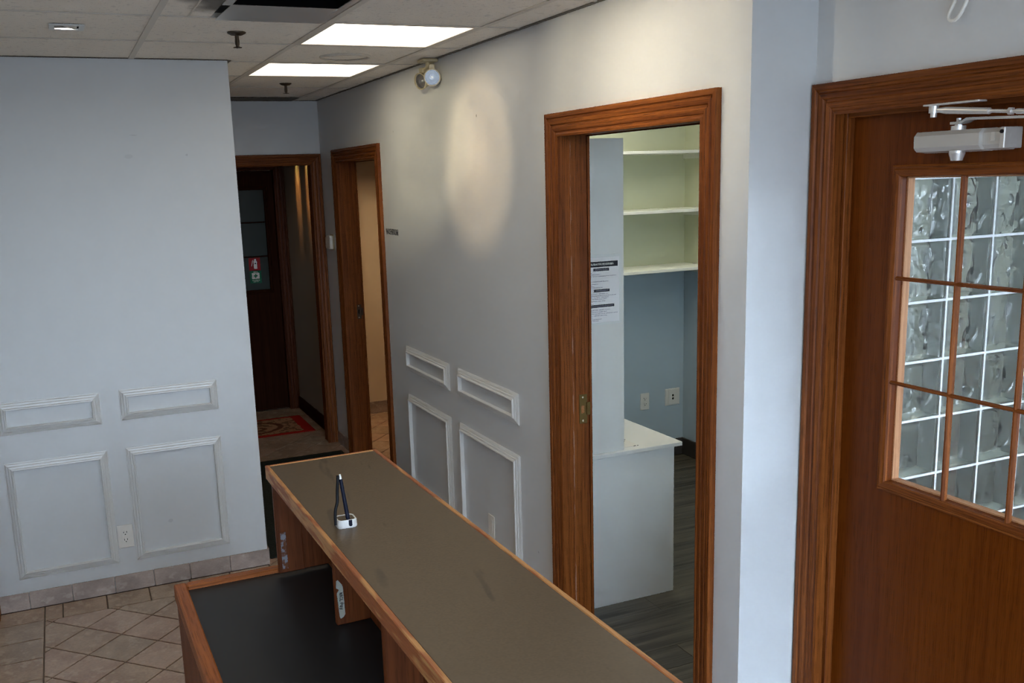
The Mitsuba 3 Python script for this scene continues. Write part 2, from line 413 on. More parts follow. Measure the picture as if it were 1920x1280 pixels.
window('window_2', 2.22, 3.70, 0.30, 2.25, 1)
k = thing('window_3', 'unseen side window added for sky reflections in the glass blocks', 'window', kind='structure')  # added opening that gives the glass blocks bright sky to reflect
part(k, 'window_frame', cat(box(3.80, 3.86, -.55, -.50, .90, 2.25), box(3.80, 3.86, .70, .75, .90, 2.25), box(3.80, 3.86, -.50, .70, .90, .95), box(3.80, 3.86, -.50, .70, 2.20, 2.25)), 'aluminium')
part(k, 'pane', trimesh.Trimesh([[3.83, -.50, .95], [3.83, .70, .95], [3.83, .70, 2.20], [3.83, -.50, 2.20]], [[0, 1, 2], [0, 2, 3]]), 'pane_glass')

# ------------------------------------------------------------------ floor
DU = np.array([0.1385, -0.1390])
C0 = np.array([0.060, 4.221])
def tile_mesh(poly, z=0.0, depth=0.006, bev=0.0012):
    a = poly.buffer(-0.0034, join_style=2)
    if a.is_empty or a.area < 2e-4 or a.geom_type != 'Polygon': return None
    t = a.buffer(-bev, join_style=2)
    if t.is_empty or t.geom_type != 'Polygon' or len(t.exterior.coords) != len(a.exterior.coords): return prism(a, z - depth, z)
    pa, pt = np.array(a.exterior.coords)[:-1], np.array(t.exterior.coords)[:-1]
    n = len(pa)
    v = np.vstack([np.c_[pa, np.full(n, z - depth)], np.c_[pa, np.full(n, z - bev * .6)], np.c_[pt, np.full(n, z)]])
    f = []
    for L in (0, 1):
        for i in range(n):
            j = (i + 1) % n
            f += [[L * n + i, L * n + j, (L + 1) * n + j], [L * n + i, (L + 1) * n + j, (L + 1) * n + i]]
    for i in range(1, n - 1): f.append([2 * n, 2 * n + i, 2 * n + i + 1])
    m = trimesh.Trimesh(v, f, process=False)
    if poly.exterior.is_ccw != a.exterior.is_ccw: pass
    m.fix_normals()
    return m
def diag_tiles(region):
    out = []
    e1, e2 = DU, np.array([0.1390, 0.1385])
    for i in range(-40, 40):
        for j in range(-40, 40):
            c = C0 + i * e1 + j * e2
            q = Polygon([c, c + e1, c + e1 + e2, c + e2])
            if q.intersects(region):
                g = q.intersection(region)
                if g.geom_type == 'Polygon' and g.area > 4e-4: out.append(g)
    return out
fl = thing('floor', 'beige ceramic tile floor laid diagonally inside a straight border', 'floor', kind='structure')
slab = cat(box(XLEFT - .1, XD + .13, -0.8, YL + .1, -.10, -.0045), box(0.5, XW + .12, YL + .1, 8.7, -.10, -.0045), box(XW + .12, 3.5, 5.36, 7.7, -.10, -.0045),
           box(XD + .13, XO + .1, -0.8, YC + .05, -.10, -.0045))
part(fl, 'grout_bed', slab, 'grout')
polys = []
_be = [-0.25, -.173, .020, .213, .406, .600, XL - .002]
for a, b in zip(_be[:-1], _be[1:]):   # straight border along the panelled wall
    polys.append(sbox(a, 4.528, b, YL - .012))
for k in range(36):           # straight border along the left wall
    y1 = 4.733 - k * 0.194
    if y1 > -0.4: polys.append(sbox(XLEFT + .004, y1 - 0.194, -0.25, min(y1, YL - .012)))
main = unary_union([sbox(-0.25, -0.69, XD, 2.165), sbox(-0.25, 2.165, XW, 4.528), sbox(XL + .001, 4.527, XW, YF + .12), sbox(0.63, YF + .119, XW, YV + .03)])
polys += diag_tiles(main)
polys += diag_tiles(sbox(XW + .002, WR0, XW + .119, WR1))
polys += diag_tiles(sbox(XW + .12, 5.43, 3.39, 7.555))
near, rest = [], []
for q in polys:
    c = q.centroid
    seen = (c.x < 0.9 and c.y > 2.9) or (c.y > 6.2 and c.x < 1.9) or (c.x > 1.76 and c.y > 6.3 and c.x < 2.8) or (0.75 < c.x < 1.76 and 4.0 < c.y <= 6.2)
    (near if seen else rest).append(q)
tm = ('tile_a', 'tile_b', 'tile_c')
for q in near[:299]:
    m = tile_mesh(q, z=rng.uniform(-0.0006, 0.0))
    if m is not None: part(fl, 'tile', m, rng.choice(tm))
part(fl, 'tile', cat(*[m for m in (tile_mesh(q) for q in rest + near[299:]) if m is not None]), 'tile_a', kind='stuff')
fv = thing('floor_001', 'plain grey floor of the vestibule behind the wooden door', 'floor', kind='structure')
put(fv, box(XD + .126, XO, -0.7, YC, -.004, 0.0), 'tile_c')

fo = thing('floor_002', 'dark grey wood plank floor of the office', 'floor', kind='structure')
part(fo, 'underlay', box(XW + .01, XO + .1, YC + .05, 5.36, -.10, -.004), 'black_matte')
y = YC + .10
row = 0
while y < YO:
    y1 = min(y + 0.152, YO)
    x = XW + .02 - rng.uniform(0, 0.9)
    while x < XO:
        x1 = x + 1.22
        a, b = max(x, XW + .012), min(x1, XO)
        if a < XW + .119:      # the doorway's threshold
            ya, yb = max(y, CL0), min(y1, CL1)
            if yb - ya > .02 and not (y > CL0 and y1 < CL1):
                part(fo, 'plank', box(a + .0008, XW + .1195, ya + .0008, yb - .0008, -.004, 0, .0009), 'plank_a')
            if not (y > CL0 and y1 < CL1): a = XW + .12
        if b - a > .03:
            part(fo, 'plank', box(a + .0008, b - .0008, y + .0008, y1 - .0008, -.004, rng.uniform(-.0004, 0.0), .0009), rng.choice(('plank_a', 'plank_b', 'plank_c')))
        x = x1
    y = y1; row += 1

# skirtings of cut tile
def base_tiles(name, label, axis, at, out, edges, h=0.082, t=0.010, m='tile_base'):
    k = thing(name, label, 'skirting', kind='structure')
    for a, b in zip(edges[:-1], edges[1:]):
        if b - a < .01: continue
        if axis == 'y': g = box(a + .0012, b - .0012, at - t * out, at, 0.0, h, .0012)
        else: g = box(at - t * out, at, a + .0012, b - .0012, 0.0, h, .0012)
        part(k, 'tile', g, m)
base_tiles('baseboard_front', 'brown marbled tile skirting under the panelled wall', 'y', YL, 1, [XLEFT, -.31, -.125, .065, .245, .415, .61, XL + .006])
base_tiles('baseboard_corridor', 'tile skirting in the corridor', 'x', XL, -1, list(np.arange(YL + .0, YF, .195)))
base_tiles('baseboard_right', 'tile skirting along the long wall', 'x', XW, 1, list(np.arange(3.36, 5.46, .195)))
base_tiles('baseboard_end', 'dark tile skirting between the washroom doorway and the corridor end', 'x', XW, 1, [6.495, 6.66, YF - .02], h=.09)
base_tiles('baseboard_washroom', 'tan tile skirting at the end of the washroom', 'y', 7.565, 1, [1.88, 2.04, 2.24, 2.44, 2.64, 2.84, 3.04, 3.24, 3.4], h=.098)
bl = thing('baseboard_lobby', 'dark wooden skirting in the far lobby', 'skirting', kind='structure')
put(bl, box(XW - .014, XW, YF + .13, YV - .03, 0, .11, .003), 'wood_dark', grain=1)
bo = thing('baseboard_office', 'black skirting around the office', 'skirting', kind='structure')
part(bo, 'board', box(XW + .12, XO, YO - .014, YO, 0, .115, .003), 'base_black')
part(bo, 'board', box(XO - .014, XO, YC + .11, YO - .014, 0, .115, .003), 'base_black')

# ------------------------------------------------------------------ ceiling
ce = thing('ceiling', 'suspended ceiling of beige mineral boards in a white grid', 'ceiling', kind='structure')
part(ce, 'deck', box(XLEFT - .1, XO + .1, -0.82, 8.75, H + .13, H + .23), 'tee_dark')
part(ce, 'plain_board', cat(box(XD + .13, XO, -0.7, YO, H, H + .02), box(XW + .12, XD + .12, YC + .1, YO, H, H + .02), box(XW + .12, 3.4, YO + .1, 7.57, H, H + .02), box(0.6, XW, YF + .12, 8.7, H, H + .02)), 'paint_office')
GX = [XLEFT, -.228, .379, .983, 1.588, XW]
GY = [-0.7] + [3.555 - .597 * k for k in range(7, 0, -1)] + [3.555 + .597 * k for k in range(0, 6)] + [YF]
GX2 = [1.588, XD]
VENT_CELL = (.379, .983, GY[7], GY[8])
troffers = [(.983, 1.588, 3.555, 4.152), (.983, 1.588, 4.749, 5.346), (.983, 1.588, 2.361, 2.958), (.379, .983, 1.167, 1.764), (-.228, .379, 2.361, 2.958)]  # last two are unseen panels added to light the long wall
SPK = (1.305, 4.50)
DOWN = (0.105, 3.845)
for i in range(len(GX) - 1):
    for j in range(len(GY) - 1):
        x0, x1, y0, y1 = GX[i], GX[i + 1], GY[j], GY[j + 1]
        if x1 <= XL and y0 >= YL: continue
        if (x0 + x1) / 2 < XL and y1 > YL + .05: x0 = max(x0, XL); 
        if y1 > YL and x1 <= XL + .02: y1 = YL
        if x0 < XL and y1 > YL and x1 > XL: x0 = XL if y0 >= YL - .06 else x0
        if y1 - y0 < .01 or x1 - x0 < .01: continue
        if i == 4 and y1 <= YC + .2 : x1 = XD if y1 <= YC else x1
        cx, cy = (x0 + x1) / 2, (y0 + y1) / 2
        if any(a < cx < b and c < cy < d for a, b, c, d in troffers): continue
        reg = sbox(x0 + .0015, y0 + .0015, x1 - .0015, y1 - .0015)
        m = 'ceiling_board'
        if abs(cx - .681) < .1 and abs(cy - 3.2565) < .1:
            reg = reg.difference(sbox(.560, 2.90, .965, 3.60))
            m = 'ceiling_board_sooty'
        if x0 < DOWN[0] < x1 and y0 < DOWN[1] < y1:
            reg = reg.difference(affinity.scale(sbox(DOWN[0] - .05, DOWN[1] - .05, DOWN[0] + .05, DOWN[1] + .05), 1, 1))
        part(ce, 'ceiling_tile', prism(reg, H + .003, H + .018), m)
for gx in GX[1:-1]:
    y0 = -0.7
    y1 = YL if gx < XL else YF
    part(ce, 'main_tee', cat(box(gx - .012, gx + .012, y0, y1, H - .001, H + .002, .0005), box(gx - .002, gx + .002, y0, y1, H, H + .035)), 'tee')
for gy in GY[1:-1]:
    for i in range(len(GX) - 1):
        a, b = GX[i], GX[i + 1]
        if gy > YL: a = max(a, XL)
        if b - a < .02: continue
        part(ce, 'cross_tee', box(a + (.012 if i else 0), b - (.012 if i < 4 else 0), gy - .006, gy + .006, H - .0006, H + .0025), 'tee')
wa = []
for (a, b, c, d) in ((XW - .018, XW, YC, YF), (XL - 1.25, XL, YL - .014, YL), (XL, XL + .018, YL, YF), (XL, XW, YF - .018, YF)):
    wa.append(box(a, b, c, d, H - .001, H + .0015))
_r = [g for g in GY if g < YC][-1]
part(ce, 'ceiling_tile', prism(sbox(XW - .0015, _r + .0015, XD - .0015, YC - .0015), H + .003, H + .018), 'ceiling_board')
wa.append(box(XD - .018, XD, -0.7, YC, H - .001, H + .0015)); wa.append(box(XW, XD, YC - .018, YC, H - .001, H + .0015))
part(ce, 'wall_angle', cat(*wa), 'tee_dark')

PANEL = (.48, .40, .85, 1.0, .40)      # the two panels in view are set weaker to keep the corridor dim
for n, (a, b, c, d) in enumerate(troffers):
    t = thing('ceiling_light', ('square glowing ceiling panel nearer the camera, beside the air outlet', 'square glowing ceiling panel farther along the corridor, beyond the round speaker',
              'glowing ceiling panel above the office doorway, out of the picture', 'unseen ceiling panel added above the counter as warm fill for the long wall', 'unseen ceiling panel added above the black desktop to warm the long wall')[n], 'ceiling light', group='recessed ceiling light panels')
    f = .026
    part(t, 'frame', cat(box(a + .012, b - .012, c + .006, c + f, H - .0005, H + .04), box(a + .012, b - .012, d - f, d - .006, H - .0005, H + .04),
                         box(a + .012, a + f, c + f, d - f, H - .0005, H + .04), box(b - f, b - .012, c + f, d - f, H - .0005, H + .04)), 'tee')
    part(t, 'housing', box(a + .01, b - .01, c + .006, d - .006, H + .041, H + .06), 'white_plain')
    q = trimesh.Trimesh([[a + f, c + f, H + .002], [a + f, d - f, H + .002], [b - f, d - f, H + .002], [b - f, c + f, H + .002]], [[0, 1, 2], [0, 2, 3]])
    part(t, 'diffuser', q, 'white_plain', label='glowing white diffuser', emitter=emitter(*[PANEL[n] * TROFFER * q for q in (1, .86, .66)]))

# round speaker in the board between the two lights
t = thing('ceiling_speaker', 'round beige speaker grille in the ceiling between the two light panels', 'speaker')
g = lathe([(0, -.001), (.098, -.001), (.104, -.004), (.112, -.005), (.118, -.003), (.119, .004), (0, .004)], 48); g.apply_translation([SPK[0], SPK[1], H])
part(t, 'rim', lathe([(.099, -.002), (.104, -.006), (.113, -.006), (.119, .000), (.119, .004), (.099, .004)], 48).apply_translation([SPK[0], SPK[1], H]), 'tee', smooth=40)
part(t, 'grille', lathe([(0, .000), (.099, .000), (.099, .003), (0, .003)], 48).apply_translation([SPK[0], SPK[1], H]), 'ceiling_board')

def sprinkler(x, y, label):
    t = thing('sprinkler', label, 'sprinkler', group='pendent ceiling sprinklers')
    part(t, 'escutcheon', lathe([(.010, -.010), (.022, -.008), (.034, -.002), (.035, .002), (.010, .002)], 28).apply_translation([x, y, H]), 'bronze', smooth=40)
    part(t, 'pipe', cat(cyl([x, y, H], [x, y, H - .022], .0075), cyl([x, y, H - .022], [x, y, H - .050], .005)), 'bronze', smooth=40)
    arms = []
    for s in (-1, 1): arms.append(tube(smooth_path([[x + s * .005, y, H - .020], [x + s * .0068, y, H - .034], [x + s * .003, y, H - .052]], 10), .0022, 6))
    part(t, 'frame_arm', cat(*arms), 'bronze', smooth=True)
    df = [cyl([x, y, H - .052], [x, y, H - .0545], .008, 16)]
    for k in range(12):
        a = k * math.pi / 6
        df.append(box(.006, .0155, -.0025, .0025, -.0012, .0012).apply_transform(trimesh.transformations.rotation_matrix(a, [0, 0, 1])).apply_translation([x, y, H - .0533]))
    part(t, 'deflector', cat(*df), 'bronze')
sprinkler(.702, 3.872, 'bronze sprinkler hanging from the ceiling board beside the nearer light panel')
sprinkler(1.292, 5.713, 'bronze sprinkler hanging at the far end of the corridor ceiling')

# halogen downlights
def downlight(x, y, label, aims, z=H, square=True, color=(1.0, .74, .44), glow=30.0, tilt=(0, 0)):
    t = thing('downlight', label, 'downlight', group='recessed halogen downlights')
    r = .058
    if square:
        tr = prism(sbox(x - r, y - r, x + r, y + r).difference(sbox(x - .040, y - .040, x + .040, y + .040)), z - .004, z + .001)
    else:
        tr = lathe([(.040, -.003), (.052, -.004), (.058, -.001), (.058, .002), (.040, .002)], 32).apply_translation([x, y, z])
    part(t, 'trim', tr, 'vent_metal')
    part(t, 'housing', prism(sbox(x - .050, y - .050, x + .050, y + .050).difference(sbox(x - .0475, y - .0475, x + .0475, y + .0475)), z + .002, z + .11).union if False else cat(
        box(x - .050, x - .0475, y - .05, y + .05, z + .001, z + .11), box(x + .0475, x + .050, y - .05, y + .05, z + .001, z + .11),
        box(x - .0475, x + .0475, y - .05, y - .0475, z + .001, z + .11), box(x - .0475, x + .0475, y + .0475, y + .05, z + .001, z + .11), box(x - .05, x + .05, y - .05, y + .05, z + .11, z + .114)), 'black_matte')
    rx = trimesh.transformations.euler_matrix(math.radians(tilt[0]), math.radians(tilt[1]), 0)
    rx[:3, 3] = [x, y, z + .012]
    part(t, 'gimbal', lathe([(.026, -.008), (.034, -.010), (.037, -.004), (.037, .010), (.030, .022), (.026, .012)], 32).apply_transform(rx), 'silver', smooth=40)
    part(t, 'bulb', lathe([(0, -.009), (.014, -.008), (.025, -.004), (.025, .004), (0, .010)], 24).apply_transform(rx), 'white_plain', smooth=40, label='lit halogen bulb', emitter=emitter(glow, glow * .95, glow * .85))
    for n, (tg, pw, cut, beam) in enumerate(aims):
        d = np.array(tg, float) - [x, y, z - .0]; d /= np.linalg.norm(d)
        p0 = np.array([x, y, z]) + d * .03 + [0, 0, -.012]
        scene[part_key(t + '__beam')] = spot(p0, tg, pw, cut, beam, color)
downlight(DOWN[0], DOWN[1], 'small square halogen downlight glowing in the ceiling at the left', [((1.76, 4.06, 1.99), 1.8, 14, 0.5)], tilt=(14, 16))
downlight(0.105, 2.62, 'halogen downlight in the ceiling above the black desktop, above the picture', [((1.76, 2.75, 2.15), 1.4, 24, 3)], color=(1.0, .86, .60))
downlight(0.70, 2.70, 'halogen downlight in the ceiling beside the air outlet, above the picture', [((1.76, 4.80, 2.02), 2.9, 12, 0.5)], color=(1.0, .88, .58))
downlight(1.63, 7.585, 'halogen downlight grazing the lobby wall, farther of two', [((1.76, 7.60, 2.00), 1.7, 10, 2)], square=False, color=(1, .44, .13), glow=4)
downlight(1.63, 7.245, 'halogen downlight grazing the lobby wall, nearer of two', [((1.76, 7.26, 2.00), 1.7, 10, 2)], square=False, color=(1, .44, .13), glow=4)
downlight(1.10, 7.45, 'halogen downlight over the lobby rug', [((1.15, 7.5, 0.0), .05, 55, 20)], square=False, color=(1, .62, .3), glow=2)
downlight(2.45, 6.60, 'warm downlight in the washroom ceiling', [((2.25, 6.95, 0.0), 1.0, 55, 6)], square=False, color=(1, .66, .36), glow=6)

# office ceiling lamp
t = thing('office_light', 'long fluorescent panel in the office ceiling before the shelves', 'ceiling light')
part(t, 'frame', prism(sbox(2.60, 3.70, 3.20, 4.90).difference(sbox(2.625, 3.725, 3.175, 4.875)), H - .012, H), 'white_plain')
q = trimesh.Trimesh([[2.625, 3.725, H - .006], [2.625, 4.875, H - .006], [3.175, 4.875, H - .006], [3.175, 3.725, H - .006]], [[0, 1, 2], [0, 2, 3]])
part(t, 'diffuser', q, 'white_plain', emitter=emitter(6.6, 6.2, 5.2))
t = thing('office_light_001', 'unseen ceiling panel added to brighten the office behind the glass blocks', 'ceiling light')  # added lamp, lightens the wall seen through the glass blocks
part(t, 'frame', prism(sbox(2.98, 2.58, 3.62, 3.22).difference(sbox(3.005, 2.605, 3.595, 3.195)), H - .012, H), 'white_plain')
q = trimesh.Trimesh([[3.005, 2.605, H - .006], [3.005, 3.195, H - .006], [3.595, 3.195, H - .006], [3.595, 2.605, H - .006]], [[0, 1, 2], [0, 2, 3]])
part(t, 'diffuser', q, 'white_plain', emitter=emitter(5.2, 5.2, 4.6))

# air outlet
t = thing('air_outlet', 'sooty metal air outlet with a bright deflector plate in the ceiling', 'air vent')
pl = [[.577, 3.575, H - .004], [.952, 3.575, H - .004], [.940, 3.300, H + .002], [.590, 3.300, H + .002]]
pb = [[a, b, c + .002] for a, b, c in pl]
dm = trimesh.Trimesh(pl + pb, [[0, 2, 1], [0, 3, 2], [4, 5, 6], [4, 6, 7], [0, 1, 5], [0, 5, 4], [1, 2, 6], [1, 6, 5], [2, 3, 7], [2, 7, 6], [3, 0, 4], [3, 4, 7]]); dm.fix_normals()
part(t, 'deflector_plate', dm, 'vent_metal', label='bright metal deflector plate')
part(t, 'side_plate', box(.560, .590, 2.93, 3.300, H - .001, H + .002), 'vent_metal')
part(t, 'side_plate', box(.940, .965, 2.93, 3.575, H - .001, H + .002), 'vent_metal')
part(t, 'side_plate', box(.590, .940, 2.90, 2.96, H - .001, H + .002), 'vent_metal')
part(t, 'duct', cat(box(.585, .590, 2.95, 3.300, H + .002, H + .125), box(.940, .945, 2.95, 3.300, H + .002, H + .125), box(.585, .945, 3.298, 3.303, H + .002, H + .125), box(.585, .945, 2.945, 2.95, H + .002, H + .125), box(.585, .945, 2.95, 3.3, H + .12, H + .125)), 'hole')
for k in range(3):
    yy = 3.04 + .075 * k
    v = box(.592, .938, -.030, .030, -.0012, .0012).apply_transform(trimesh.transformations.rotation_matrix(math.radians(-38), [1, 0, 0])).apply_translation([0, yy, H + .045])
    part(t, 'louvre', v, 'bronze')
part(t, 'trim_bead', box(.482, .487, 2.962, 3.545, H - .001, H + .004), 'tee')

t = thing('slot_grille', 'long dark slot grille in the ceiling at the end of the corridor', 'air vent')
part(t, 'frame', prism(sbox(XL + .02, 6.60, 1.575, 6.825).difference(sbox(XL + .035, 6.615, 1.56, 6.81)), H - .005, H - .0012), 'tee_dark')
part(t, 'recess', box(XL + .03, 1.565, 6.61, 6.815, H - .0012, H + .0025), 'hole')
for i in range(6):
    yy = 6.632 + .032 * i
    part(t, 'louvre', box(XL + .035, 1.56, yy - .006, yy + .006, H - .004, H - .0012), 'tee_dark')

# ------------------------------------------------------------------ mouldings and casings
CASING = [(0, 0), (0, .011), (.007, .0135), (.012, .0095), (.017, .0095), (.020, .013), (.032, .0155), (.036, .0115), (.042, .0115), (.046, .0165), (.057, .0185), (.061, .0145), (.066, .0150), (.070, .0205), (.0835, .0205), (.086, .018), (.086, 0)]
def sweep(profile, a0, a1, m0, m1, place, width=None):
    """Extrudes (t, d) along s from a0 to a1; each end is mitred by t*m. place(s, t, d) -> xyz. uv: u along, v across. Smooth = none."""
    P = np.array(profile, float)
    L = np.r_[0, np.cumsum(np.linalg.norm(np.diff(P, axis=0), axis=1))]
    V, UV, F = [], [], []
    off = nrg.uniform(0, 20, 2)
    for i in range(len(P) - 1):
        b = len(V)
        for (t, d), l in ((P[i], L[i]), (P[i + 1], L[i + 1])):
            for s in (a0 - m0 * t, a1 + m1 * t):
                V.append(place(s, t, d)); UV.append((s + off[0], l + off[1]))
        F += [[b, b + 1, b + 3], [b, b + 3, b + 2]]
    for end in (0, 1):        # caps
        b = len(V)
        s_, m_ = (a0, -m0) if end == 0 else (a1, m1)
        for (t, d) in P:
            V.append(place(s_ + m_ * t, t, d)); UV.append((t + off[0], d + off[1]))
        n = len(P)
        for i in range(1, n - 1): F.append([b, b + i, b + i + 1])
    return trimesh.Trimesh(np.array(V), np.array(F), process=False), np.array(UV)
def put_swept(key, mu, bsdf):
    scene[key] = mikit.ply(mu[0], bsdf, smooth=False, uv=mu[1])

def to_W(x): return lambda s, z, d: (x - d, s, z)          # wall facing -x, s = y
def to_Xp(x): return lambda s, z, d: (x + d, s, z)         # wall facing +x
def to_N(y): return lambda s, z, d: (s, y - d, z)          # wall facing -y, s = x
def casing(key, to, s0, s1, z1, bsdf, profile=CASING, z0=0.0):
    put_swept(part_key(key + '__stile'), sweep(profile, z0, z1, 0, 1, lambda s, t, d: to(s0 - t, s, d)), bsdf)
    put_swept(part_key(key + '__stile'), sweep(profile, z0, z1, 0, 1, lambda s, t, d: to(s1 + t, s, d)), bsdf)
    put_swept(part_key(key + '__head'), sweep(profile, s0, s1, 1, 1, lambda s, t, d: to(s, z1 + t, d)), bsdf)
def jambs(key, axis, s0, s1, z1, f, b, bsdf):
    """f, b: front and back planes of the wall."""
    lo, hi = sorted((f, b))
    e = .004
    if axis == 'x':
        part(key, 'jamb', box(lo + .0005, hi - .0005, s0 - .0175, s0 - e, 0, z1 + e), bsdf, grain=2)
        part(key, 'jamb', box(lo + .0005, hi - .0005, s1 + e, s1 + .0175, 0, z1 + e), bsdf, grain=2)
        part(key, 'head_jamb', box(lo + .0005, hi - .0005, s0 - .0175, s1 + .0175, z1 + e, z1 + .0175), bsdf, grain=1)
    else:
        part(key, 'jamb', box(s0 - .0175, s0 - e, lo + .0005, hi - .0005, 0, z1 + e), bsdf, grain=2)
        part(key, 'jamb', box(s1 + e, s1 + .0175, lo + .0005, hi - .0005, 0, z1 + e), bsdf, grain=2)
        part(key, 'head_jamb', box(s0 - .0175, s1 + .0175, lo + .0005, hi - .0005, z1 + e, z1 + .0175), bsdf, grain=0)

k = thing('trim_1', 'brown moulded wooden casing around the office doorway', 'door casing', kind='structure')
casing(k, to_W(XW), CL0, CL1, CLZ, 'wood_trim'); jambs(k, 'x', CL0, CL1, CLZ, XW, XW + .118, 'wood_trim')
casing(k, to_Xp(XW + .118), CL0, CL1, CLZ, 'wood_trim')
part(k, 'stop_scar', box(1.803, 1.8085, CL1 + .002, CL1 + .006, .1, CLZ), 'scar', label='strip of chipped varnish where a door stop was removed')
k = thing('trim_2', 'brown moulded wooden casing around the washroom doorway', 'door casing', kind='structure')
casing(k, to_W(XW), WR0, WR1, WRZ, 'wood_trim'); jambs(k, 'x', WR0, WR1, WRZ, XW, XW + .118, 'wood_trim')
casing(k, to_Xp(XW + .118), WR0, WR1, WRZ, 'wood_trim')
k = thing('trim_3', 'dark moulded wooden casing around the doorway at the end of the corridor', 'door casing', kind='structure')
c75 = [(t * .078 / .086, d) for t, d in CASING]
casing(k, to_N(YF), FD0, FD1 - .004, FDZ, 'wood_trim', profile=c75); jambs(k, 'y', FD0, FD1, FDZ, YF, YF + .115, 'wood_trim')
k = thing('trim_4', 'brown moulded wooden casing around the glazed entrance door', 'door casing', kind='structure')
casing(k, to_W(XD), ED0, ED1, EDZ, 'wood_trim'); jambs(k, 'x', ED0, ED1, EDZ, XD, XD + .125, 'wood_trim')
for s0, s1 in ((ED0 - .004, ED0 + .010), (ED1 - .010, ED1 + .004)):
    part(k, 'stop', box(2.012, 2.040, s0, s1, 0, EDZ + .004, .002), 'wood_trim', grain=2)
part(k, 'stop', box(2.012, 2.040, ED0 + .010, ED1 - .010, EDZ - .010, EDZ + .004, .002), 'wood_trim', grain=1)
k = thing('trim_5', 'dark wooden casing around the closed far door', 'door casing', kind='structure')
casing(k, to_N(YV), VD0, VD1, VDZ, 'wood_lobby'); jambs(k, 'y', VD0, VD1, VDZ, YV, YV + .12, 'wood_lobby')
k = thing('trim_6', 'wooden door casing on the left wall, at the picture edge', 'door casing', kind='structure')
put(k, box(XLEFT, XLEFT + .021, YL - .10, YL - .012, 0, 2.1, .004), 'wood_trim', grain=2)

# strike plates
def strike(name_label, x0, x1, y, z0, z1, m, tall):
    t = thing('strike_plate', name_label, 'strike plate')
    part(t, 'plate', box(x0, x1, y - .003, y, z0, z1, .001), m)
    zm = (z0 + z1) / 2
    part(t, 'lip', box(x1 - .004, x1 + .012, y - .008, y - .002, zm - .026, zm + .026, .001), m)
    part(t, 'latch_hole', box(x0 + .008, x1 - .014, y - .0036, y - .0028, zm - .017, zm + .014), 'wood_edge' if tall else 'hole')
    for s in (-1, 1): part(t, 'screw', cyl([(x0 + x1) / 2 - .003, y - .0045, zm + s * (z1 - z0) * .40], [(x0 + x1) / 2 - .003, y - .002, zm + s * (z1 - z0) * .40], .0042, 12), 'screw')
strike('brass strike plate on the far jamb of the office doorway', 1.832, 1.868, CL1 + .004, .925, 1.045, 'brass', True)
strike('dull brass strike plate on the far jamb of the washroom doorway', 1.838, 1.868, WR1 + .004, .975, 1.075, 'bronze', False)

PM = [(0, 0), (0, .0195), (.003, .0215), (.007, .0205), (.010, .0150), (.018, .0135), (.021, .0095), (.029, .0075), (.032, .0045), (.036, .0035), (.036, 0)]
def panel(label, to, s0, s1, z0, z1):
    t = thing('wall_panel_moulding', label, 'wall moulding', group='white moulding frames on the walls')
    w = .036
    a0, a1, b0, b1 = s0 + w, s1 - w, z0 + w, z1 - w
    put_swept(part_key(t + '__stile'), sweep(PM, b0, b1, 1, 1, lambda s, t_, d: to(a0 - t_, s, d)), 'moulding')
    put_swept(part_key(t + '__stile'), sweep(PM, b0, b1, 1, 1, lambda s, t_, d: to(a1 + t_, s, d)), 'moulding')
    put_swept(part_key(t + '__rail'), sweep(PM, a0, a1, 1, 1, lambda s, t_, d: to(s, b1 + t_, d)), 'moulding')
    put_swept(part_key(t + '__rail'), sweep(PM, a0, a1, 1, 1, lambda s, t_, d: to(s, b0 - t_, d)), 'moulding')
L_ = to_N(YL); W_ = to_W(XW)
panel('small white moulding frame, upper left of the four on the wall facing the camera', L_, -.343, .088, .838, .988)
panel('small white moulding frame, upper right of the four on the wall facing the camera', L_, .1745, .622, .843, .990)
panel('large white moulding frame below, left of the outlet on the wall facing the camera', L_, -.343, .096, .147, .708)
panel('large white moulding frame below, right of the outlet on the wall facing the camera', L_, .178, .618, .147, .708)
panel('small white moulding frame on the long wall, beside the washroom doorway', W_, 4.498, 5.155, .835, .978)
panel('small white moulding frame on the long wall, nearer the office doorway', W_, 3.680, 4.375, .835, .978)
panel('tall white moulding frame on the long wall, beside the washroom doorway and cut off by the counter', W_, 4.498, 5.155, .147, .695)
panel('tall white moulding frame on the long wall around the wall plate, nearer the office doorway', W_, 3.680, 4.375, .147, .695)

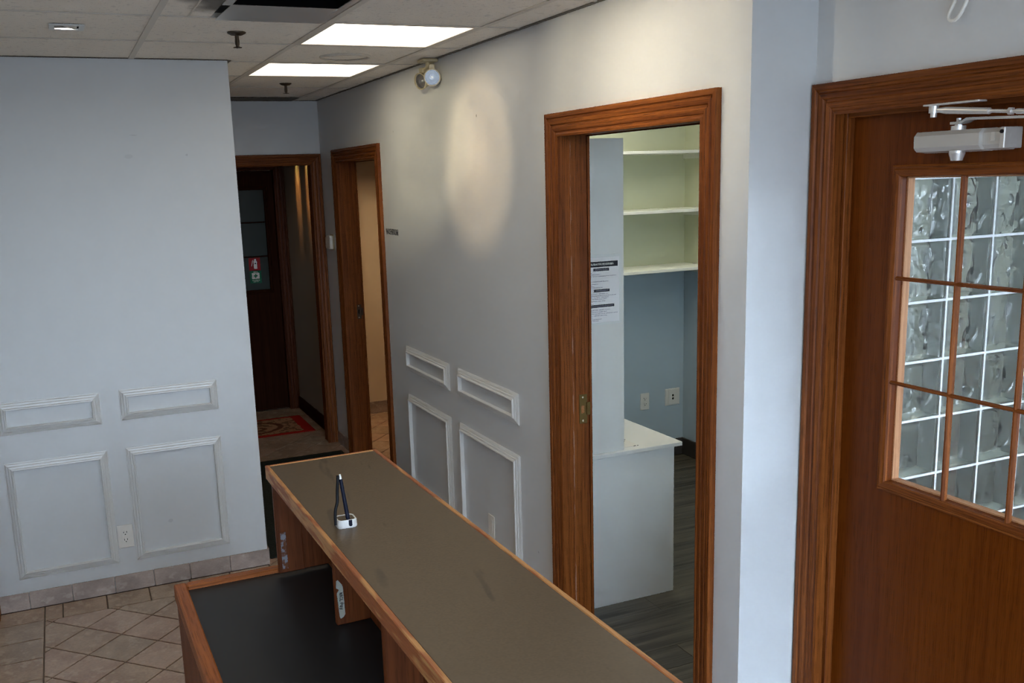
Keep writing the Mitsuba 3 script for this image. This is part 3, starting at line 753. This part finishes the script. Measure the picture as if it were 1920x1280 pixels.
# ------------------------------------------------------------------ doors
def door(key, to, s_l, s_r, ztop, glass, wood, pane, handle_side, thick=.042, face=0.0):
    """to(s, z, d): d measured outwards from the leaf's front face. glass = (s0, s1, z0, z1); 3 x 3 panes."""
    a0, a1 = sorted((s_l, s_r)); g0, g1, h0, h1 = glass
    leaf = sbox(a0, 0.006, a1, ztop).difference(sbox(g0, h0, g1, h1))
    m = prism(leaf, -thick, 0)
    V = np.array([to(*v) for v in m.vertices]); m = trimesh.Trimesh(V, m.faces); m.fix_normals()
    part(key, 'leaf', m, wood, grain=2)
    FR = [(0, 0), (0, .006), (.003, .010), (.010, .0125), (.017, .0125), (.021, .008), (.026, .0085), (.030, .004), (.030, 0)]
    for s, sg in ((g0, -1), (g1, 1)):
        put_swept(part_key(key + '__glazing_bead'), sweep(FR, h0, h1, 1, 1, lambda q, t_, d, s=s, sg=sg: to(s + sg * t_, q, d)), 'wood_trim' if wood == 'wood_door' else wood)
    for z, sg in ((h0, -1), (h1, 1)):
        put_swept(part_key(key + '__glazing_bead'), sweep(FR, g0, g1, 1, 1, lambda q, t_, d, z=z, sg=sg: to(q, z + sg * t_, d)), 'wood_trim' if wood == 'wood_door' else wood)
    MU = [(0, .001), (.0035, .008), (.0075, .008), (.011, .001), (.0075, -.012), (.0035, -.012), (0, .001)]
    ss = [g0 + (g1 - g0) * q for q in (1 / 3, 2 / 3)]
    zz = [h0 + (h1 - h0) * q for q in (0.338, 0.680)]
    mw = 'wood_trim' if wood == 'wood_door' else wood
    for s in ss: put_swept(part_key(key + '__muntin'), sweep(MU, h0, h1, 0, 0, lambda q, t_, d, s=s: to(s - .0055 + t_, q, d)), mw)
    for z in zz: put_swept(part_key(key + '__muntin'), sweep(MU, g0, g1, 0, 0, lambda q, t_, d, z=z: to(q, z - .0055 + t_, d + .0005)), mw)
    S, Z = [g0] + ss + [g1], [h0] + zz + [h1]
    if wood == 'wood_door':       # paler strips lining the glazed opening behind the panes
        for (c0, c1, e0, e1) in ((g0, g0 + .004, h0, h1), (g1 - .004, g1, h0, h1), (g0 + .004, g1 - .004, h0, h0 + .004), (g0 + .004, g1 - .004, h1 - .004, h1)):
            P0, P1 = np.array(to(c0, e0, -.0175)), np.array(to(c1, e1, -thick + .001))
            part(key, 'lining', box(P0[0], P1[0], P0[1], P1[1], P0[2], P1[2]), 'wood_pale', grain=2 if e1 - e0 > .1 else 1)
    for i in range(3):
        for j in range(3):
            q = [to(S[i], Z[j], -.016), to(S[i + 1], Z[j], -.016), to(S[i + 1], Z[j + 1], -.016), to(S[i], Z[j + 1], -.016)]
            part(key, 'pane', trimesh.Trimesh(q, [[0, 1, 2], [0, 2, 3]]), pane)
    sh, sg = (a0 + .065, 1) if handle_side == 0 else (a1 - .065, -1)
    P = lambda s, z, d: np.array(to(s, z, d))
    kn = part(key, 'knob', cat(cyl(P(sh, .96, 0), P(sh, .96, .008), .032, 28), cyl(P(sh, .96, .008), P(sh, .96, .03), .011), cyl(P(sh, .96, .03), P(sh, .96, .05), .020, 24, .027), cyl(P(sh, .96, .05), P(sh, .96, .062), .027, 24, .018)), 'brass', smooth=40)

k = thing('door_1', 'reddish brown wooden door with nine panes of glass at the right', 'door', kind='structure')
door(k, lambda s, z, d: (2.0405 - d, s, z), ED0 + .002, ED1 - .002, 2.040, (1.331, 1.897, 1.040, 1.874), 'wood_door', 'pane_glass', 0)
k = thing('door_2', 'dark brown wooden door with panes at the end of the far lobby', 'door', kind='structure')
door(k, lambda s, z, d: (s, YV + .045 - d, z), VD0 + .002, VD1 - .002, 2.026, (VD1 - .083 - .64, VD1 - .083, 1.045, 1.872), 'wood_dark', 'dark_pane', 0)

# safety stickers on the far door
FY = YV + .045 + .0155
t = thing('safety_sticker', 'red sticker with a white fire extinguisher on the far door glass', 'sticker')
part(t, 'backing', box(1.428, 1.524, FY - .0012, FY, 1.208, 1.316), 'red_sign')
ex = cat(box(1.468, 1.496, FY - .0022, FY - .0012, 1.222, 1.290), box(1.474, 1.490, FY - .0022, FY - .0012, 1.290, 1.305))
part(t, 'extinguisher', ex, 'sign_white', label='white extinguisher symbol')
hz = box(-.003, .003, FY - .0022, FY - .0012, -.026, .026).apply_transform(trimesh.transformations.rotation_matrix(math.radians(14), [0, 1, 0])).apply_translation([1.456, 0, 1.270])
part(t, 'hose', hz, 'sign_white')
part(t, 'gauge', box(1.476, 1.488, FY - .003, FY - .0022, 1.262, 1.272), 'ink')
t = thing('safety_sticker_001', 'green sticker with a white first-aid kit on the far door glass, under the red one', 'sticker')
part(t, 'backing', box(1.430, 1.526, FY - .0012, FY, 1.102, 1.205), 'green_sign')
part(t, 'kit', cat(box(1.446, 1.510, FY - .0022, FY - .0012, 1.138, 1.188), box(1.462, 1.466, FY - .0022, FY - .0012, 1.188, 1.198), box(1.490, 1.494, FY - .0022, FY - .0012, 1.188, 1.198), box(1.462, 1.494, FY - .0022, FY - .0012, 1.195, 1.199)), 'sign_white', label='white first-aid case')
part(t, 'cross', cat(box(1.473, 1.483, FY - .003, FY - .0022, 1.147, 1.180), box(1.462, 1.494, FY - .003, FY - .0022, 1.158, 1.169)), 'green_sign')
part(t, 'text_line', cat(box(1.446, 1.510, FY - .0022, FY - .0012, 1.124, 1.129), box(1.458, 1.500, FY - .0022, FY - .0012, 1.112, 1.117)), 'sign_white')

# door closer
t = thing('door_closer', 'grey metal door closer with folding arms at the top of the entrance door', 'door closer')
LF = 2.0405
prof = Polygon([(0, 1.936), (.012, 1.930), (.050, 1.934), (.060, 1.944), (.060, 1.972), (.050, 1.982), (.0, 1.984)])
def along_y(poly, y0, y1):   # polygon (out, z) extruded along y from the leaf's face
    m = prism(poly, 0, y1 - y0)
    A = np.array([[-1, 0, 0, LF], [0, 0, 1, y0], [0, 1, 0, 0], [0, 0, 0, 1.0]])
    m.apply_transform(A); m.fix_normals(); return m
part(t, 'body', along_y(prof, 1.625, 1.812), 'closer_grey')
part(t, 'valve_block', along_y(affinity.scale(prof, .80, .96, origin=(0, 1.958)), 1.572, 1.625), 'closer_grey')
part(t, 'end_plate', box(LF - .060, LF, 1.558, 1.572, 1.934, 1.982, .002), 'closer_grey')
part(t, 'valve_screw', cyl([LF - .060, 1.565, 1.972], [LF - .0625, 1.565, 1.972], .0045, 12), 'black_plastic')
part(t, 'rating_plate', box(LF - .0492, LF - .0475, 1.592, 1.602, 1.952, 1.972), 'silver')
px, py = LF - .036, 1.703
part(t, 'pinion', cat(cyl([px, py, 1.982], [px, py, 1.992], .017, 28), cyl([px, py, 1.992], [px, py, 1.998], .009, 6)), 'silver', smooth=40)
part(t, 'pinion_cap', cat(cyl([px, py, 1.934], [px, py, 1.928], .018, 28), cyl([px, py, 1.928], [px, py, 1.910], .019, 28, .013)), 'silver', smooth=40)
armp = np.array([[px, py + .016, 1.9985], [px, py - .012, 1.9985], [px - .003, py - .024, 2.001], [px - .006, py - .036, 2.0055], [px - .012, py - .050, 2.006], [px - .06, py - .30, 1.995]])
def ribbon(path, w, h):
    vs, fs = [], []
    for i, p in enumerate(path):
        d = path[min(i + 1, len(path) - 1)] - path[max(i - 1, 0)]; d = d / np.linalg.norm(d)
        s = np.cross(d, [0, 0, 1.0]); s /= np.linalg.norm(s); u = np.cross(s, d)
        for a, b in ((-1, -1), (1, -1), (1, 1), (-1, 1)): vs.append(p + s * a * w / 2 + u * b * h / 2)
        if i:
            o = 4 * (i - 1)
            for q in range(4): fs += [[o + q, o + (q + 1) % 4, o + 4 + (q + 1) % 4], [o + q, o + 4 + (q + 1) % 4, o + 4 + q]]
    n = 4 * (len(path) - 1)
    fs += [[0, 2, 1], [0, 3, 2], [n, n + 1, n + 2], [n, n + 2, n + 3]]
    m = trimesh.Trimesh(vs, fs); m.fix_normals(); return m
part(t, 'main_arm', ribbon(armp, .022, .006), 'silver')
part(t, 'arm_screw', cyl([px, py, 2.001], [px, py, 2.010], .006, 6), 'silver')
# forearm from the soffit shoe to the elbow
sx, sy = 1.958, 1.737
ex_, ey_ = px - .06, py - .30
part(t, 'shoe', cat(box(sx - .013, sx + .014, sy - .135, sy + .022, 2.0405, 2.045, .001)), 'silver')
part(t, 'shoe_pivot', cat(cyl([sx, sy, 2.0405], [sx, sy, 2.024], .0115, 24), cyl([sx, sy, 2.024], [sx, sy, 2.014], .0075, 12)), 'silver', smooth=40)
v0 = np.array([sx, sy - .010, 2.030]); v1 = np.array([ex_, ey_, 2.003]); dv = v1 - v0
part(t, 'forearm', cat(cyl(v0, v0 + dv * .08, .005, 14, .0085), cyl(v0 + dv * .08, v0 + dv * .46, .0085, 18, .0075)), 'silver', smooth=40)
part(t, 'adjusting_rod', cyl(v0 + dv * .46, v1, .0042, 12), 'silver', smooth=40)
part(t, 'lock_nut', cyl(v0 + dv * .62, v0 + dv * .645, .009, 6), 'silver')
part(t, 'elbow', cyl([ex_, ey_, 1.990], [ex_, ey_, 2.012], .011, 20), 'silver', smooth=40)
part(t, 'forearm_tube', cyl(v0 + dv * .68, v1, .0062, 14), 'silver', smooth=40)

# white cord loop hanging on the wall above the entrance door
t = thing('cord_loop', 'loop of white cord hanging from the wall above the entrance door', 'cord')
cp = smooth_path([[1.985, 1.700, 2.36], [1.978, 1.697, 2.31], [1.972, 1.715, 2.262], [1.968, 1.718, 2.237], [1.966, 1.702, 2.231], [1.966, 1.680, 2.250], [1.970, 1.668, 2.285], [1.978, 1.672, 2.33], [1.985, 1.680, 2.37]], 50)
put(t, tube(cp, .0042, 10), 'plastic_white', smooth=True)

# ------------------------------------------------------------------ glass blocks
def wave_slab(seed, n=34, size=0.183, t=.010, amp=.0068):
    a = np.linspace(0, size, n)
    X, Z = np.meshgrid(a, a, indexing='ij')
    P = np.stack([X * 17 + 40 * seed, Z * 10 + X * 9, np.zeros_like(X)], -1)
    w1 = meshkit.fbm(P, 2, seed)
    P2 = np.stack([X * 26 - Z * 20 + 3 * w1 + 9 * seed, Z * 16 + X * 10, np.ones_like(X)], -1)
    w2 = np.abs(meshkit.noise(P2, seed + 50) - .5) * 2
    h = amp * (0.65 * (w1 - .5) * 2 + 0.75 * (w2 - .4))
    e = np.minimum(np.minimum(X, size - X), np.minimum(Z, size - Z))
    k = np.clip((e - .008) / .014, 0, 1); h = h * k * k * (3 - 2 * k)
    bul = .0035 * np.clip(e / .012, 0, 1) ** .5
    front = np.stack([X, -(bul + h), Z], -1).reshape(-1, 3)
    back = np.stack([X, np.full_like(X, t), Z], -1).reshape(-1, 3)
    V = np.vstack([front, back]); F = []
    N = n * n
    idx = lambda i, j: i * n + j
    for i in range(n - 1):
        for j in range(n - 1):
            a0, b0, c0, d0 = idx(i, j), idx(i + 1, j), idx(i + 1, j + 1), idx(i, j + 1)
            F += [[a0, b0, c0], [a0, c0, d0]]
    q = [idx(0, 0) + N, idx(n - 1, 0) + N, idx(n - 1, n - 1) + N, idx(0, n - 1) + N]
    # back face and rim
    B = [N + v for v in range(N)]
    for i in range(n - 1):
        for j in range(n - 1):
            a0, b0, c0, d0 = (N + v for v in (idx(i, j), idx(i + 1, j), idx(i + 1, j + 1), idx(i, j + 1)))
            F += [[a0, c0, b0], [a0, d0, c0]]
    rim = [idx(i, 0) for i in range(n)] + [idx(n - 1, j) for j in range(1, n)] + [idx(i, n - 1) for i in range(n - 2, -1, -1)] + [idx(0, j) for j in range(n - 2, 0, -1)]
    for a0, b0 in zip(rim, rim[1:] + rim[:1]):
        F += [[a0, N + a0, N + b0], [a0, N + b0, b0]]
    m = trimesh.Trimesh(V, F, process=False); m.fix_normals()
    return m
slabs = [mikit.ply(wave_slab(s), 'block_glass', smooth=35) for s in range(6)]
GBK = 'wall_vestibule'
mort, deep = [], []
J = .0042
def seam(x0, x1, z0, z1, o):
    mort.append(box(x0, x1, YC + .012 + o, YC + .026, z0, z1)); mort.append(box(x0, x1, YC + .086, YC + .100 - o, z0, z1))
    deep.append(box(x0, x1, YC + .026, YC + .086, z0, z1))
for i in range(GB_NX + 1):
    x = GB_X0 + i * GB_S
    seam(max(x - J, GB_X0), min(x + J, gbx1), gbz0, GB_Z1, 0)
for j in range(GB_NZ + 1):
    z = gbz0 + j * GB_S
    seam(GB_X0, gbx1, max(z - J, gbz0), min(z + J, GB_Z1), .0002)
part(GBK, 'block_edge', cat(*deep), 'block_edge')
part(GBK, 'mortar', cat(*mort), 'mortar', label='white mortar between the glass blocks')
for i in range(GB_NX):
    for j in range(GB_NZ):
        x, z = GB_X0 + i * GB_S + J + .0002, gbz0 + j * GB_S + J + .0002
        kf = part_key(GBK + '__glass_block')
        scene[kf] = {**slabs[rng.randrange(6)], 'to_world': T().translate([x, YC + .014, z])}
        kb = part_key(kf + '__inner_pane')
        scene[kb] = {**slabs[rng.randrange(6)], 'to_world': T().translate([x, YC + .098, z]) @ T().scale([1, -1, 1])}
# ------------------------------------------------------------------ reception counter (raised) and desk, both turned very slightly
KR = trimesh.transformations.rotation_matrix(.01265, [0, 0, 1])
def kx(x, y): return x + .01265 * y      # world x -> local x near depth y
kc = kd = thing('reception_desk', 'two-level wooden reception desk with a raised brown counter top and a lower black desktop', 'reception desk')
X0, X1, Y0, Y1 = .5317, .8870, .92, 2.832
e = .0125
part(kc, 'counter_top', box(X0 + e, X1 - e, Y0 + e, Y1 - e, 1.034, 1.0690, .001), 'laminate_brown', xf=KR, label='brown laminate top')
part(kc, 'counter_edge', box(X0, X0 + e, Y0, Y1, 1.028, 1.0705, .002), 'wood_edge', grain=1, xf=KR)
part(kc, 'counter_edge', box(X1 - e, X1, Y0, Y1, 1.028, 1.0705, .002), 'wood_edge', grain=1, xf=KR)
part(kc, 'counter_edge', box(X0 + e, X1 - e, Y1 - e, Y1, 1.028, 1.0705, .002), 'wood_edge', grain=0, xf=KR)
part(kc, 'counter_edge', box(X0 + e, X1 - e, Y0, Y0 + e, 1.028, 1.0705, .002), 'wood_edge', grain=0, xf=KR)
part(kc, 'wall_panel', box(.695, .812, Y0 + .03, Y1 - .035, 0, 1.034, .002), 'wood_panel', grain=2, xf=KR)
part(kc, 'divider', box(.5335, .612, 2.745, 2.765, .752, 1.034, .0025), 'wood_panel', grain=2, xf=KR, label='upright divider at the far end')
part(kc, 'divider', box(.612, .695, 2.752, 2.770, .752, 1.034, .001), 'wood_panel', grain=2, xf=KR)
part(kc, 'divider', box(.600, .695, 2.350, 2.370, .7385, 1.034, .0025), 'wood_panel', grain=2, xf=KR)
part(kc, 'divider', box(.602, .695, 1.945, 1.965, .7385, 1.034, .0025), 'wood_panel', grain=2, xf=KR)
part(kc, 'cleat', box(.560, .695, Y0 + .05, 2.74, 1.012, 1.030), 'wood_panel', grain=1, xf=KR)

part(kd, 'desktop', box(.262, .695, .94, 2.79, .712, .7385, .001), 'laminate_black', xf=KR, label='black desktop')
part(kd, 'edge_rail', box(.2335, .2685, .93, 2.822, .702, .7520, .004), 'wood_counter', grain=1, xf=KR)
part(kd, 'edge_rail', box(.2685, .695, 2.788, 2.822, .702, .7520, .004), 'wood_counter', grain=0, xf=KR)
part(kd, 'end_panel', box(.2685, .690, 2.795, 2.815, 0, .702, .001), 'wood_panel', grain=2, xf=KR)
part(kd, 'side_panel', box(.238, .256, .95, 2.815, 0, .702, .001), 'wood_panel', grain=2, xf=KR)

# remains of labels on the dividers
t = thing('paper_label', 'torn white label with handwriting on the second divider under the counter', 'label')
YS = 2.350
lab = Polygon([(.6040, .866), (.6090, .868), (.6200, .852), (.6215, .840), (.6235, .768), (.619, .761), (.610, .757), (.6075, .766), (.6035, .830), (.6105, .840), (.6025, .846)])
m = prism(lab, 0, .0008); m.apply_transform(np.array([[1, 0, 0, 0], [0, 0, -1, YS + .0002], [0, 1, 0, 0], [0, 0, 0, 1.0]])); m.fix_normals()
part(t, 'paper', m, 'shaded_paper', xf=KR)
tx = meshkit.text_mesh('MCL Pay', .0085, .0005, bold=True)
tx.apply_transform(np.array([[0, 1, 0, .6105], [0, 0, -1, YS - .0004], [-1, 0, 0, .832], [0, 0, 0, 1.0]])); tx.fix_normals()
part(t, 'handwriting', tx, 'ink', xf=KR, label='dark handwriting reading MCL Pay')
t = thing('tape_remnant', 'strip of torn pale tape on the far divider under the counter', 'tape')
put(t, box(.5440, .5610, 2.7436, 2.7448, .765, .882, .0003), 'torn_tape', xf=KR)

# pen stand
t = thing('pen_stand', 'white desk pen stand with a dark blue corded pen on the brown counter', 'pen stand')
pc = np.array([.6035, 2.212, 1.0690])
PR = KR @ trimesh.transformations.translation_matrix(pc) @ trimesh.transformations.rotation_matrix(math.radians(-2), [0, 0, 1])
outer = sbox(-.013, -.012, .013, .012).buffer(.012, quad_segs=8)
slot = sbox(.0015, -.04, .0115, -.008).union(affinity.translate(sbox(0, 0, 0, 0).buffer(.0), 0, 0))
def rr(s, z): return [(x * s, y * s, z) for x, y in np.array(outer.exterior.coords)[:-1]]
rings = [rr(.98, 0), rr(1.0, .003), rr(.97, .018), rr(.93, .0205), rr(.84, .0205), rr(.80, .0185)]
n = len(rings[0]); V = np.array([p for r in rings for p in r]); F = []
for L in range(len(rings) - 1):
    for i in range(n):
        j = (i + 1) % n
        F += [[L * n + i, L * n + j, (L + 1) * n + j], [L * n + i, (L + 1) * n + j, (L + 1) * n + i]]
ctr0, ctr1 = len(V), len(V) + 1
V = np.vstack([V, [[0, 0, 0], [0, 0, .0185]]])
for i in range(n):
    j = (i + 1) % n
    F += [[ctr0, j, i], [ctr1, (len(rings) - 1) * n + i, (len(rings) - 1) * n + j]]
bm = trimesh.Trimesh(V, F); bm.fix_normals()
part(t, 'base', bm, 'stand_white', smooth=35, xf=PR)
part(t, 'recess', prism(affinity.scale(outer, .81, .81), .0186, .0191), 'bronze', xf=PR, label='dark recessed top')
part(t, 'slot', cat(box(.0018, .0105, -.0247, -.014, .0075, .0200, .001), cyl([.00615, -.0247, .0085], [.00615, -.014, .0085], .0044, 18)), 'navy_plastic', xf=PR, label='dark slot for the pen tip')
a, b = np.array([.0040, -.012, .012]), np.array([-.0055, .010, .130])
d = b - a
part(t, 'pen', cat(cyl(a, a + d * .10, .0040, 16, .0052), cyl(a + d * .10, a + d * .9, .0052, 16, .0044), cyl(a + d * .72, a + d * .73, .0053, 16)), 'navy_plastic', smooth=40, xf=PR)
part(t, 'pen_end', cyl(a + d * .9, b, .0034, 14, .0026), 'plastic_white', xf=PR)
cpth = smooth_path([a + d * .985 + [-.005, 0, 0], a + d * .85 + [-.0085, 0, 0], [-.0160, .006, .078], [-.0180, .003, .060], [-.0235, .000, .046], [-.0262, -.002, .026], [-.0268, -.004, .006]], 40)
part(t, 'cord', tube(cpth, .0040, 8), 'black_plastic', smooth=True, xf=PR)

# ------------------------------------------------------------------ outlets and small wall items
def outlet(label, A, w=.070, h=.114, holes=True, name='outlet', group='white wall outlets'):
    t = thing(name, label, 'outlet', group=group)
    part(t, 'plate', box(-w / 2, w / 2, -h / 2, h / 2, 0, .005, .0025), 'plastic_white', xf=A)
    part(t, 'receptacle', box(-.0165, .0165, -.0335, .0335, .005, .0068, .0008), 'plastic_white', xf=A)
    if holes:
        sl = []
        for s in (-1, 1):
            sl += [box(-.0080, -.0055, s * .018 - .001, s * .018 + .008, .0066, .0071), box(.0055, .0080, s * .018 - .001, s * .018 + .008, .0066, .0071), cyl([0, s * .018 - .007, .0066], [0, s * .018 - .007, .0071], .0028, 10)]
        part(t, 'slot', cat(*sl), 'hole', xf=A)
    for s in (-1, 1): part(t, 'screw', cyl([0, s * h * .42, .005], [0, s * h * .42, .0058], .0028, 10), 'plastic_white', xf=A)
    return t
outlet('white duplex outlet between the two large moulding frames on the wall facing the camera', on_wall_N(.1355, YL, .274))
outlet('white wall plate inside the tall moulding frame behind the counter edge', on_wall_W(XW, 4.015, .258), holes=False)
outlet('white outlet on the office back wall, just above the desk', on_wall_N(3.470, YO, .405))
t = thing('data_socket', 'white square data socket with two dark ports in the office corner', 'socket')
A = on_wall_N(3.690, YO, .412)
part(t, 'plate', box(-.058, .058, -.058, .058, 0, .006, .002), 'plastic_white', xf=A)
part(t, 'insert', box(-.034, .046, -.050, .054, .006, .011, .002), 'plastic_white', xf=A)
for s in (-1, 1): part(t, 'port', box(-.006, .007, s * .011 - .007, s * .011 + .007, .0105, .0115), 'hole', xf=A)

t = thing('thermostat', 'white plastic thermostat box between the corridor corner and the washroom doorway', 'thermostat')
A = on_wall_W(XW, 6.655, 1.500)
part(t, 'back_plate', box(-.045, .045, -.055, .055, 0, .006, .002), 'plastic_cream', xf=A)
part(t, 'cover', box(-.038, .038, -.048, .048, .006, .034, .005), 'plastic_white', xf=A)
t = thing('wall_sensor', 'thin white plate by the corridor corner, left of the thermostat', 'sensor')
A = on_wall_W(XW, 6.795, 1.488)
part(t, 'plate', box(-.020, .020, -.040, .040, 0, .012, .003), 'plastic_white', xf=A)

t = thing('washroom_sign', 'black lettering WASHROOM on the wall beside the washroom doorway', 'sign')
tx = meshkit.text_mesh('WASHROOM', .032, .001, bold=True)
bx = tx.bounds; tx.apply_translation([-bx[0][0], 0, 0]); tx.apply_scale([.215 / (bx[1][0] - bx[0][0]), 1, 1])
tx.apply_transform(on_wall_W(XW, 5.424, 1.604)); tx.fix_normals()
put(t, tx, 'ink')

# emergency light with two heads, at the top of the long wall
t = thing('emergency_light', 'cream emergency light with two round lamp heads at the top of the long wall', 'emergency light')
EX, EY = 1.715, 4.515
part(t, 'mount', cat(box(EX - .035, XW - .004, EY - .045, EY + .045, H - .016, H - .001, .004), cyl([EX + .006, EY, H - .016], [EX + .006, EY, H - .040], .014, 18)), 'plastic_cream')
def lamp_head(c, dirv):
    d = np.array(dirv, float); d /= np.linalg.norm(d); c = np.array(c, float)
    up = np.array([0, 0, 1.0]); s = np.cross(up, d); s /= np.linalg.norm(s); u = np.cross(d, s)
    A = frame_axes(c, s, u, d)
    h = part(t, 'lamp_head', lathe([(0, -.050), (.016, -.048), (.030, -.036), (.037, -.012), (.040, .000), (.040, .006), (.036, .006), (.0345, -.004), (.030, -.018), (.012, -.030), (0, -.031)], 32), 'plastic_cream', smooth=40, xf=A)
    part(h, 'reflector', lathe([(0, -.0285), (.012, -.0275), (.029, -.0165), (.0335, -.004), (.0340, -.003), (.0300, -.0145), (.012, -.0265), (0, -.0275)], 18), 'lamp_reflector', xf=A)
    part(h, 'lens', cyl([0, 0, .001], [0, 0, .0018], .0352, 32), 'lens_glass', xf=A)
    part(h, 'lamp', trimesh.creation.icosphere(2, .007).apply_translation([0, 0, -.016]), 'plastic_white', xf=A, smooth=True)
    part(t, 'bracket', cat(box(-.014, .014, .034, .060, -.040, -.012, .003).apply_transform(A), cyl(c + u * .050 - d * .026, [EX + .006, EY, H - .036], .008, 14)), 'plastic_cream')
lamp_head([1.712, 4.445, H - .092], [-.35, -1, -.18])
lamp_head([1.690, 4.545, H - .100], [-1, -.42, -.22])

# ------------------------------------------------------------------ office furniture
kd2 = thing('office_desk', 'plain white desk inside the office doorway', 'desk')
part(kd2, 'desktop', box(XW + .12, 2.464, 3.455, 4.60, .698, .716, .0015), 'melamine')
part(kd2, 'end_panel', box(XW + .12, 2.433, 3.474, 3.492, 0, .698, .001), 'melamine')
part(kd2, 'end_panel', box(XW + .12, 2.433, 4.565, 4.583, 0, .698, .001), 'melamine')
part(kd2, 'back_panel', box(XW + .121, XW + .137, 3.492, 4.565, .25, .698), 'melamine')
t = thing('partition_panel', 'tall narrow white panel standing on the office desk', 'partition')
put(t, box(XW + .12, 2.170, 3.474, 3.492, .7165, 2.050, .001), 'melamine')
t = thing('paper_sheet', 'printed white sheet lying on the office desk beside the tall panel', 'sheet')
sm = box(2.02, 2.26, 3.500, 3.61, .7162, .7185, .0005)
put(t, sm, 'printed_sheet')
t = thing('notice', 'printed fire procedures notice with black headings on the tall white panel', 'notice')
NY = 3.4738
part(t, 'sleeve', box(1.915, 2.158, NY - .0010, NY, 1.282, 1.578, .0004), 'moulding', label='pale plastic sleeve')
part(t, 'sheet', box(1.925, 2.146, NY - .0020, NY - .0010, 1.292, 1.566, .0003), 'paper')
hb = part(t, 'heading_bar', box(1.953, 2.138, NY - .0028, NY - .0020, 1.527, 1.549), 'ink')
def heading(txt, x0, x1, z, h):
    tx = meshkit.text_mesh(txt, h, .0005, bold=True); b = tx.bounds
    tx.apply_translation([-b[0][0], 0, 0]); tx.apply_scale([(x1 - x0) / (b[1][0] - b[0][0]), 1, 1])
    tx.apply_transform(on_wall_N(x0, NY - .0028, z)); tx.fix_normals()
    return tx
part(t, 'heading_text', heading('BUILDING FIRE PROCEDURES', 1.999, 2.118, 1.5345, .0080), 'sign_white', label='white lettering BUILDING FIRE PROCEDURES')
for (a, b, z) in ((2.020, 2.096, 1.510), (2.022, 2.098, 1.422), (1.953, 2.120, 1.357)):
    part(t, 'heading_bar', box(a, b, NY - .0028, NY - .0020, z, z + .011), 'ink')
    part(t, 'heading_rule', box(a + .008, b - .006, NY - .0032, NY - .0028, z + .0045, z + .0070), 'ink_soft')
ln = []
r2 = random.Random(3)
for z, w in ((1.502, .02), (1.496, .062), (1.488, .135), (1.466, .100), (1.455, .048), (1.447, .03), (1.441, .070), (1.414, .100), (1.406, .135), (1.399, .1), (1.392, .09), (1.383, .083), (1.373, .025),
             (1.346, .105), (1.338, .09), (1.330, .142), (1.322, .09), (1.314, .02), (1.307, .062), (1.301, .048)):
    x = 1.995; xe = 1.995 + w
    while x < xe:
        wl = min(r2.uniform(.008, .020), xe - x)
        ln.append(box(x, x + wl, NY - .0024, NY - .0020, z - .0009, z + .0009)); x += wl + .0016
part(t, 'printed_line', cat(*ln), 'ink_soft', kind='stuff')

for n, (z, lb) in enumerate(((2.018, 'white wall shelf, highest of three at the back of the office'), (1.661, 'white wall shelf, middle of three at the back of the office'), (1.298, 'white wall shelf, lowest of three at the back of the office'))):
    t = thing('wall_shelf', lb, 'shelf', group='white shelves at the back of the office')
    part(t, 'board', box(XW + .119, XO - .001, 4.985, YO - .001, z, z + .018, .0015), 'shelf_white')
    part(t, 'cleat', box(XO - .018, XO - .001, 5.02, YO - .002, z - .030, z, .001), 'shelf_white')
    part(t, 'bracket_pin', cyl([XO - .001, 5.16, z + .018], [XO - .03, 5.16, z + .024], .004, 8), 'silver')

k = thing('trim_7', 'cream painted panelling behind the office shelves', 'panelling', kind='structure')
part(k, 'back_panel', box(XW + .119, XO - .004, YO - .004, YO - .0005, 1.299, H - .001), 'paint_cream')
part(k, 'side_panel', box(XO - .004, XO - .0005, 4.985, YO - .004, 1.299, H - .001), 'paint_cream')

# ------------------------------------------------------------------ rug and mat
t = thing('rug', 'small red-bordered patterned rug on the floor of the far lobby', 'rug')
put(t, box(.70, 1.683, 7.243, 7.801, .0002, .007, .002), 'rug')
t = thing('floor_mat', 'black rubber mat on the corridor floor beyond the counter', 'floor mat')
put(t, box(.822, 1.705, 4.762, 6.565, .0002, .008, .003), 'mat_rubber')
